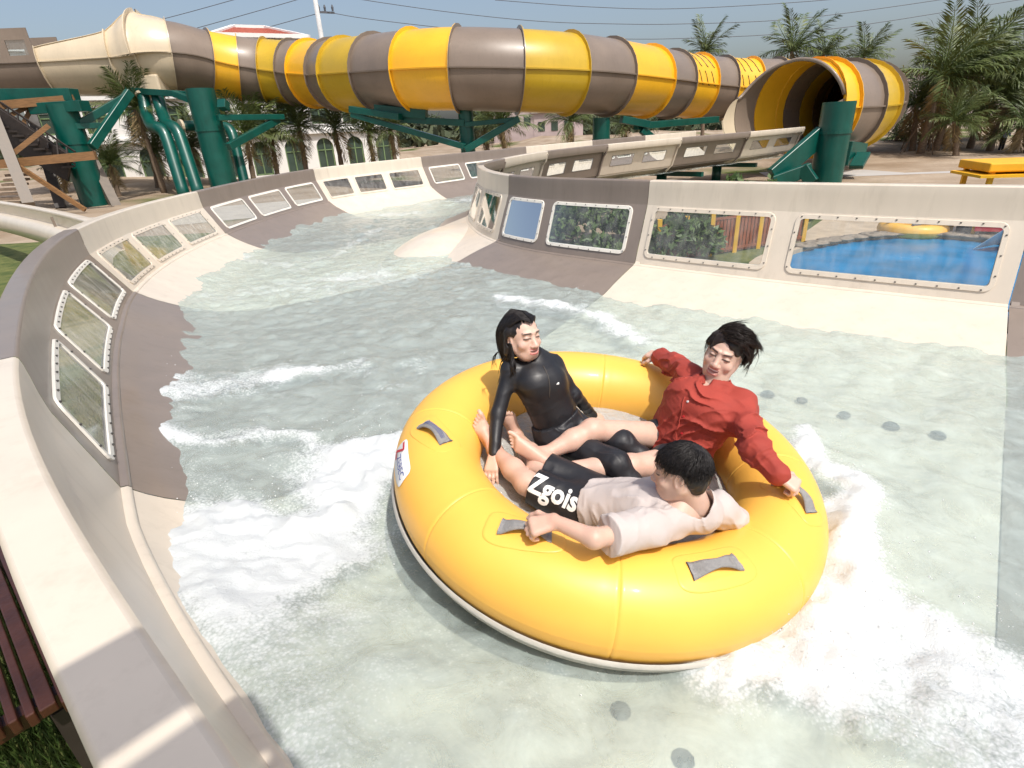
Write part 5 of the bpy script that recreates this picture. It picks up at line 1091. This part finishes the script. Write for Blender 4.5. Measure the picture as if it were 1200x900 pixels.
# hair: parted, wet, long locks over both shoulders
T_ = lambda x, y, z: hc + HB @ (np.array([x, y, z]) * HS)
sd = SDF(hc - .22 - np.array([0, 0, .12]), hc + .22, .0042)
sd.ell(T_(0, -.022, .036), np.array([.080, .101, .089]) * HS, HB, .02); sd.ell(T_(0, -.055, -.035), np.array([.076, .064, .082]) * HS, HB, .03)
for s in (-1, 1): sd.cone(T_(s * .074, -.012, .03), T_(s * .080, -.025, -.07), .024 * HS, .020 * HS, .03)
sd.ell(T_(0, .086, -.025), np.array([.066, .080, .108]) * HS, HB, .016, sub=True); sd.ell(T_(0, .105, .062), np.array([.045, .050, .035]) * HS, HB, .012, sub=True)
for s in (-1, 1): sd.ell(T_(s * .082, .004, -.012), np.array([.020, .019, .028]) * HS, HB, .008, sub=True)
sd.cone(T_(0, .085, .100), T_(0, -.03, .136), .0045, .004, .004, sub=True)
sd.roughen(lambda P: .0022 * fbm(((P - hc) @ HB) * [9, 1.2, 2.0] , 16, 2, 3))
hw, Vh, Qh = sdf_obj('hair', sd, HAIRB, w_)
ps = []; r = np.random.default_rng(4)
for i in range(1100):
    s = r.choice((-1, 1)); y0 = r.uniform(-.08, .085); p = [np.array([s * .003, y0, .129 - 4.6 * max(y0 + .02, 0) ** 2])]
    f = r.uniform(.0, 1); x1 = s * (.086 + .006 * r.random()); y1 = y0 * .35 - .035 - .03 * f
    p += [np.array([s * .048, y0 * .8 - .014, .112 - abs(y0) * .15]), np.array([x1, y1, .04]), np.array([x1 * .99, y1 - .012, -.03]), np.array([x1 * .86, y1 - .008, -.09 - .05 * r.random()])]
    Pl = catmull(np.array(p), np.linspace(0, 4, 14)); ps.append((np.array([T_(*q) for q in Pl]) + r.normal(size=3) * .0012, .7 + .6 * r.random()))
for i in range(70):         # locks hanging over the shoulders
    s = 1 if i % 5 else -1; x0 = s * (.070 + .014 * r.random()); y0 = -.02 + .03 * r.random() - .03 * (i % 3 == 0); g = -RN
    a0 = T_(x0, y0, -.02); a1 = T_(x0 * 1.0, y0 + .008, -.085); L = r.uniform(.08, .19); out = HB @ np.array([s * .35 * r.random(), .55 if i % 3 else -.2, 0])
    a2 = a1 + g * L * .5 + out * .06; a3 = a1 + g * L + out * .075 + r.normal(size=3) * .012
    ps.append((catmull(np.array([a0, a1, a2, a3]), np.linspace(0, 3, 12)), 1.6 + 1.6 * r.random()))
for i in range(16):
    a1 = T_(.075, -.07, -.05); ps.append((catmull(np.array([T_(.07, -.07, .03), a1, a1 + HB @ np.array([.03 + .02 * r.random(), -.03, -.05]), a1 + HB @ np.array([.03 + .04 * r.random(), -.05 * r.random(), -.12])]), np.linspace(0, 3, 10)), .8))
strands('hair_strands', ps, .0022, HAIRB, hw)

# ---- person in the red shirt
jm = J(dict(pel=(795, 522, .06), chest=(822, 476, .34), neck=(836, 455, .43), head=(848, 416, .600), shR=(807, 441, .385), shL=(869, 473, .40), elR=(789, 427, .345), wrR=(773, 418, .315), elL=(883, 527, .36), wrL=(912, 556, .325), hip1=(785, 512, .07), hip2=(797, 540, .07), kn1=(694, 504, .19), an1=(637, 533, .10), kn2=(738, 546, .11), an2=(648, 551, .06)))
m_ = tag(empty('person', jm['pel'] - RN * .1), 'laughing person in red long sleeved shirt with bare legs stretched across the raft', 'person', None)
rightM = nrm(jm['shR'] - jm['shL']); fwdM = nrm(np.cross(nrm(jm['neck'] - jm['pel']), rightM)); HBm = basis((-.58, -.80, .14), (.26, -.12, 1)); hm_ = jm['head']; HSm = 1.13
lo, hi = bounds(jm, [onraft(580, 505, .1), onraft(605, 570, .0)], .2); sd = SDF(lo, hi, VOX)
torso(sd, jm, rightM, .055, .075, .10, .095); sd.cone(jm['shR'], jm['shL'], .05, .05, .04)
for s in 'RL': sd.cone(jm['sh' + s], jm['el' + s], .050, .040, .03); sd.cone(jm['el' + s], jm['wr' + s], .040, .027, .02)
for s in '12':
    sd.cone(jm['hip' + s], jm['kn' + s], .086, .058, .04); a, b = jm['kn' + s], jm['an' + s]; sd.cone(a, a * .6 + b * .4, .056, .055, .03); sd.cone(a * .6 + b * .4, b, .055, .033, .03); sd.ell(a, (.054, .054, .054), None, .03)
add_foot(sd, jm['an1'], onraft(599, 508, .17) - jm['an1'], (jm['an1'] - CAM) * .6 + RN * .9, -1, .95)
add_foot(sd, jm['an2'], onraft(618, 566, .04) - jm['an2'], onraft(645, 520, .15) - jm['an2'], -1, .92)
add_hand(sd, jm['wrR'], onraft(754, 413, .285) - jm['wrR'], RN + np.array([0, -.5, 0]), (.5, .7, .5), -1, 1.05)
add_hand(sd, jm['wrL'], onraft(938, 572, .30) - jm['wrL'], RN * .9 + np.array([.1, -.5, 0]), (.95, 1.15, .9), -1, 1.05)
sh = SDF(np.minimum(hm_, jm['neck']) - .17, np.maximum(hm_, jm['neck']) + .17, .0024); add_head(sh, hm_, HBm, jm['neck'], HSm, 1.0)
def colm(V):
    c = np.tile(SK['m'], (len(V), 1)); head_paint(V, c, hm_, HBm, HSm, SK['m'], np.array([.06, .035, .03]), 1.0, -.18, (.58, .22, .19), .9, 9.0)
    for k_ in ('an1', 'an2', 'kn1', 'kn2'): w = np.exp(-(np.linalg.norm(V - jm[k_], axis=1) / .12) ** 2) * .35; c = c * (1 - w[:, None]) + SK['m'] * [1.02, .78, .72] * w[:, None]
    return c
sdf_obj('body', sd, SKIN, m_, colm, extra=sh)
sd = SDF(lo, hi, .005); Tm = nrm(jm['chest'] - jm['pel'])
torso(sd, jm, rightM, .075, .085, .118, .112, .06, .20); sd.cone(jm['shR'], jm['shL'], .062, .062, .07)
sd.cone(jm['chest'] + fwdM * .045, jm['pel'] + fwdM * .05, .095, .105, .08)
for s in 'RL':
    sd.cone(jm['sh' + s], jm['el' + s], .066, .064, .07); e = jm['wr' + s] * .9 + jm['el' + s] * .1; sd.cone(jm['el' + s], e, .062, .050, .04); sd.cone(jm['wr' + s] * .72 + jm['el' + s] * .28, jm['wr' + s] * .93 + jm['el' + s] * .07, .054, .054, .006)
Cn = nrm(hm_ - jm['neck']); sd.cone(jm['neck'] - Cn * .05, jm['neck'] + Cn * .02, .090, .078, .04)
sd.roughen(lambda P: folds(P, Tm + rightM * .35, rightM, 15, 4, .019, 31) + folds(P, rightM + Tm * .8, Tm - rightM * .6, 13, 4, .016, 37) + folds(P, Tm, rightM, 32, 11, .007, 39), .06)
# open collar, front opening
sd.cone(jm['neck'] + Cn * .07, jm['neck'] + Cn * .015, .072, .066, .008, sub=True); sd.cone(jm['neck'] + fwdM * .10 + Cn * .06, jm['neck'] + fwdM * .09 - Cn * .02, .036, .016, .012, sub=True)
sd.cut(jm['pel'] - Tm * .085, -Tm)
rs, Vr, Qr = sdf_obj('shirt', sd, REDSH, m_)
btr = bvh(Vr, Qr); base = np.array(m_.location)
for i in range(4): p0 = project(btr, jm['neck'] + fwdM * .15 - Cn * (.09 + .085 * i) + rightM * .01, .003, 1) - base; m = MB(); m.tube([p0 - fwdM * .002, p0 + fwdM * .003], .006, 8); m.build('button', WHITE if i == 0 else REDSIGN, rs)
pl = MB(); pts = [project(btr, jm['neck'] + fwdM * .18 - Cn * (.07 + .40 * t) + rightM * .028, .002, 1) - base for t in np.linspace(0, 1, 26)]; pl.tube(pts, .0045, 5); pl.build('placket', REDSH, rs, smooth=True)
# collar flaps
def flap(side):
    ctr = jm['neck'] + Cn * .002; G = []
    for t in np.linspace(0, 1, 15):
        an = rad(8 + 172 * t) * side; dirv = fwdM * math.cos(an) + rightM * math.sin(an); w = .050 + .022 * (1 - t) ** 2; rr = .090 + .010 * t; top = ctr + dirv * rr + Cn * (.045 * (.25 + .75 * sstep(0, .45, t)))
        bot = top + dirv * (.034 + .02 * (1 - t)) - Cn * w; G.append([top - dirv * .006, top + dirv * .004 + Cn * .003, top * .5 + bot * .5 + dirv * .008, bot, bot - dirv * .004 + Cn * .004])
    m = MB(); m.grid(np.array(G) - base); o = m.build('collar', REDSH, rs, smooth=True); o.modifiers.new('s', 'SOLIDIFY').thickness = .005
flap(1); flap(-1)
# flat chest pocket and front flap lying over the tube
sd = SDF(lo, hi, .0055)
for s in '12': d = nrm(jm['kn' + s] - jm['hip' + s]); sd.cone(jm['hip' + s] - d * .03, jm['hip' + s] + d * .10, .104, .098, .04)
sd.roughen(lambda P: wrinkle(P, .005, 9, 41), .03); sdf_obj('shorts', sd, SHORTB, m_)
Tm_ = lambda x, y, z: hm_ + HBm @ (np.array([x, y, z]) * HSm)
sd = SDF(hm_ - .2, hm_ + .22, .0042); sd.ell(Tm_(0, -.022, .045), np.array([.092, .110, .100]) * HSm, HBm, .02); sd.ell(Tm_(0, -.065, -.015), np.array([.074, .052, .07]) * HSm, HBm, .03)
sd.ell(Tm_(0, .085, -.035), np.array([.068, .085, .100]) * HSm, HBm, .014, sub=True)
for s in (-1, 1): sd.ell(Tm_(s * .082, .010, -.030), np.array([.026, .030, .045]) * HSm, HBm, .01, sub=True)
sd.roughen(lambda P: .010 * fbm((P - hm_) @ HBm, 20, 3, 13) + .005, .04); hm2, _, _ = sdf_obj('hair', sd, HAIRD, m_)
def short_hair(name, c, B, HS_, n, mat, parent, rad_, L, seed, sweep, part_y, r0, curl=.4, lift=1.0, clump=1):
    r = np.random.default_rng(seed); ps = []; cl = 0
    while len(ps) < n:
        if cl <= 0: dc = r.normal(size=3); dc /= np.linalg.norm(dc); cl = clump; jc = r.normal(size=3) * curl; lc = .6 + .8 * r.random()
        cl -= 1; d = dc + (r.normal(size=3) * .11 if clump > 1 else 0); d = d / np.linalg.norm(d)
        if (abs(d[0]) > .55 and d[2] < .18 and -.35 < d[1] < .5) or d[2] < -.42 or (d[1] > .45 and d[2] < part_y) or (d[1] > .1 and d[2] < .05 and abs(d[0]) > .5): continue
        p0 = np.array([0, -.02, .040]) + d * rad_; fl = np.array(sweep(d)); fl = fl - d * (fl @ d) * .75; fl = fl / (np.linalg.norm(fl) + 1e-6); l = L * (lc * (.9 + .2 * r.random())) * (1 if d[2] > 0 else .55); jit = jc + r.normal(size=3) * curl * .15 - ((d - dc) * 1.1 if clump > 1 else 0)
        pts = [p0 - d * .008, p0 + d * (.10 * lift - .05 * l / .1) * l + fl * .33 * l, p0 + d * (.14 * lift - .25 * l / .1 + .2 * curl * r.random()) * l + (fl + jit * .4) * .70 * l, p0 + d * (-.5 * l / .1 + .05 * lift + .5 * r.random() * curl) * l + (fl + jit) * 1.0 * l]
        Pl = catmull(np.array(pts), np.linspace(0, 3, 9)); ps.append((np.array([c + B @ (q * HS_) for q in Pl]), .6 + .8 * r.random()))
    return strands(name, ps, r0, mat, parent)
short_hair('hair_strands', hm_, HBm, HSm, 2400, HAIRD, hm2, np.array([.090, .108, .098]), .060, 5, lambda d: (-.75 + .25 * d[0], -.10 + .25 * (d[1] > .5), .12 if d[2] > .5 else -.85), .50, .0016, .20, 2.2, 16)

# ---- young person in the pale T-shirt
jb = J(dict(pel=(695, 592, .04), chest=(772, 597, .20), neck=(815, 592, .315), head=(797, 554, .455), shN=(757, 619, .30), shF=(842, 596, .25), elN=(696, 631, .345), wrN=(650, 611, .335), elF=(862, 618, .10), wrF=(846, 640, -.02), hip1=(690, 600, .04), hip2=(702, 580, .04), kn1=(617, 566, .07), an1=(580, 528, .05), kn2=(632, 546, .06), an2=(605, 511, .0)))
b_ = tag(empty('person', jb['pel'] - RN * .1), 'dark haired young person in pale T-shirt and black printed shorts gripping a raft handle', 'person', None)
rightB = nrm(jb['shF'] - jb['shN']); Tb = nrm(jb['chest'] - jb['pel']); fwdB = nrm(np.cross(nrm(jb['neck'] - jb['pel']), rightB)); HBb = basis((-.90, .42, -.12), (.10, .12, 1)); hb_ = jb['head']; HSb = 1.02
lo, hi = bounds(jb, [onraft(560, 500, .1), onraft(610, 620, .3)], .18); sd = SDF(lo, hi, VOX)
torso(sd, jb, rightB, .055, .07, .095, .09); sd.cone(jb['shN'], jb['shF'], .045, .045, .04)
for s in 'NF': sd.cone(jb['sh' + s], jb['el' + s], .046, .037, .03); sd.cone(jb['el' + s], jb['wr' + s], .037, .027, .02)
for s in '12': sd.cone(jb['hip' + s], jb['kn' + s], .082, .058, .04); a, b = jb['kn' + s], jb['an' + s]; sd.cone(a, a * .6 + b * .4, .056, .054, .03); sd.cone(a * .6 + b * .4, b, .054, .033, .03)
add_foot(sd, jb['an1'], onraft(561, 496, .20) - jb['an1'], CAM - jb['an1'], 1, .98); add_foot(sd, jb['an2'], onraft(597, 492, .16) - jb['an2'], CAM - jb['an2'], -1, .95)
add_hand(sd, jb['wrN'], onraft(617, 619, .305) - jb['wrN'], RN + np.array([0, -.35, 0]), (.85, 1.0, .8), 1, 1.05)
add_hand(sd, jb['wrF'], jb['wrF'] - jb['elF'], np.array([.5, -.5, .3]), (.3, .3, .3), 1, 1.0)
sh = SDF(np.minimum(hb_, jb['neck']) - .17, np.maximum(hb_, jb['neck']) + .17, .0024); add_head(sh, hb_, HBb, jb['neck'], HSb, .3)
def colb(V):
    c = np.tile(SK['b'], (len(V), 1)); head_paint(V, c, hb_, HBb, HSb, SK['b'], np.array([.03, .02, .018]), .3, 0, (.48, .16, .14), .6)
    for k_ in ('an1', 'an2', 'wrN'): w = np.exp(-(np.linalg.norm(V - jb[k_], axis=1) / .12) ** 2) * .35; c = c * (1 - w[:, None]) + SK['b'] * [1.04, .80, .74] * w[:, None]
    return c
sdf_obj('body', sd, SKIN, b_, colb, extra=sh)
sd = SDF(lo, hi, .005); torso(sd, jb, rightB, .07, .088, .114, .108, .06, .20); sd.cone(jb['shN'], jb['shF'], .066, .064, .05)
for s in 'NF': d = jb['el' + s] - jb['sh' + s]; sd.cone(jb['sh' + s], jb['sh' + s] + d * .72, .074, .076, .04)
for s in 'NF':
    d = jb['el' + s] - jb['sh' + s]; p = jb['sh' + s] + d * .74; dn_ = nrm(d)
    # hem: trim only round the arm
    r_ = sd.box(p - .14, p + .14); sl_, ax = r_; X = ax[0][:, None, None] - p[0]; Y = ax[1][None, :, None] - p[1]; Z = ax[2][None, None, :] - p[2]
    al = X * dn_[0] + Y * dn_[1] + Z * dn_[2]; rdl = np.sqrt(np.maximum(X * X + Y * Y + Z * Z - al * al, 0)); sd.D[sl_] = np.where(rdl < .10, np.maximum(sd.D[sl_], al), sd.D[sl_])
Cb = nrm(hb_ - jb['neck']); sd.cone(jb['neck'] - Cb * .04, jb['neck'] - Cb * .005, .088, .082, .03); sd.roughen(lambda P: folds(P, Tb + rightB * .3, rightB, 14, 4, .015, 51) + folds(P, rightB - Tb * .5, Tb, 13, 4, .012, 57) + folds(P, Tb, rightB, 34, 11, .005, 59), .06); sd.cone(jb['neck'] + Cb * .09 - fwdB * .02, jb['neck'] - Cb * .015 - fwdB * .012, .095, .074, .006, sub=True)
sd.cut(jb['pel'] + Tb * .03, -Tb)
ts, Vt, Qt = sdf_obj('t_shirt', sd, TSHIRT, b_)
sd = SDF(lo, hi, .0045)
for s in (-1, 0, 1): sd.cone(jb['pel'] + rightB * s * .06, jb['pel'] + Tb * .09 + rightB * s * .06, .108, .104, .05)
for s in '12': sd.cone(jb['hip' + s], jb['kn' + s], .100, .088, .05)
sd.cut(jb['pel'] + Tb * .12, Tb)
for s in '12':
    dn_ = nrm(jb['kn' + s] - jb['hip' + s]); p = jb['kn' + s] - dn_ * .035; sd.cut(p, dn_)
sd.roughen(lambda P: folds(P, Tb, rightB, 18, 6, .007, 61), .03); sh_, Vq, Qq = sdf_obj('shorts', sd, SHORTB, b_)
# white lettering along the near trouser leg
btq = bvh(Vq, Qq); base = np.array(b_.location); V, Fc = text_mesh('Zgois', .118, .0035); V = V - V.mean(0)
thd = nrm(jb['hip1'] - jb['kn1']); ctr = (jb['kn1'] * .52 + jb['hip1'] * .48); vw = nrm(CAM - ctr); acr = nrm(np.cross(vw, thd)); out = []
# split long edges so the letters wrap
bmx = bmesh.new(); vs_ = [bmx.verts.new(v) for v in V]; 
for f in Fc:
    try: bmx.faces.new([vs_[i] for i in f])
    except Exception: pass
bmesh.ops.triangulate(bmx, faces=bmx.faces[:]); 
for _ in range(2):
    le = [e for e in bmx.edges if e.calc_length() > .012]
    if le: bmesh.ops.subdivide_edges(bmx, edges=le, cuts=1); bmesh.ops.triangulate(bmx, faces=bmx.faces[:])
bmx.verts.index_update(); V = np.array([v.co[:] for v in bmx.verts]); Fc = [tuple(v.index for v in f.verts) for f in bmx.faces]; bmx.free()
for x, y, z in V:
    o_ = ctr + thd * x * .95 + acr * y * 1.15 + vw * .3; hit = btq.ray_cast(Vector(o_), Vector(-vw)); 
    p = (np.array(hit[0]) + vw * .004) if hit[0] is not None else project(btq, o_ - vw * .2, .004, 1)
    out.append(p - base)
mesh_obj('lettering', out, Fc, WHITE, sh_, smooth=False)
T2 = lambda x, y, z: hb_ + HBb @ (np.array([x, y, z]) * HSb)
sd = SDF(hb_ - .2, hb_ + .2, .0042); sd.ell(T2(0, -.022, .040), np.array([.083, .103, .090]) * HSb, HBb, .02); sd.ell(T2(0, -.062, -.02), np.array([.070, .050, .065]) * HSb, HBb, .03)
sd.ell(T2(0, .085, -.030), np.array([.066, .078, .088]) * HSb, HBb, .014, sub=True)
for s in (-1, 1): sd.ell(T2(s * .085, .012, -.022), np.array([.030, .034, .042]) * HSb, HBb, .01, sub=True)
sd.roughen(lambda P: .004 * fbm(((P - hb_) @ HBb) * [3, 1, 1], 26, 3, 13) + .001, .04); hb2, _, _ = sdf_obj('hair', sd, HAIRB, b_)
short_hair('hair_strands', hb_, HBb, HSb, 3600, HAIRB, hb2, np.array([.083, .102, .090]), .046, 6, lambda d: (d[0] - .05, d[1] + .55, d[2] - .95), .42, .0014, .10, .6, 5)

# ---- far person by the palms
P = atd(1170, 184, 36); fz = gz(P[0], P[1]); fp = tag(empty('person', (P[0], P[1], fz)), 'distant person in white hat and pale blue shirt by the palms', 'person'); o3 = np.array([P[0], P[1], fz])
sd = SDF(o3 + [-.6, -.6, -.05], o3 + [.6, .6, 1.95], .022)
for s in (-1, 1): sd.cone(o3 + [s * .1, 0, .06], o3 + [s * .09, 0, .85], .06, .09, .04); sd.cone(o3 + [s * .2, 0, 1.36], o3 + [s * .27, -.1, 1.0], .055, .04, .04); sd.cone(o3 + [s * .1, -.1, .04], o3 + [s * .1, .04, .05], .045, .045, .03)
sd.cone(o3 + [0, 0, .9], o3 + [0, 0, 1.32], .15, .17, .06); sd.cone(o3 + [0, 0, 1.4], o3 + [0, 0, 1.55], .06, .06, .04); sd.ell(o3 + [0, 0, 1.62], (.085, .1, .12), None, .02)
def colf(V): z = V[:, 2] - fz; return np.where((z < .92)[:, None], (.02, .02, .03), np.where((z < 1.42)[:, None], (.45, .55, .70), (.45, .28, .2)))
sdf_obj('body', sd, SKIN, fp, colf); m = MB(); m.tube([(0, 0, 1.68), (0, 0, 1.70), (0, 0, 1.72), (0, 0, 1.82)], [.2, .19, .11, .09], 14); m.build('hat', WHITE, fp, smooth=True)
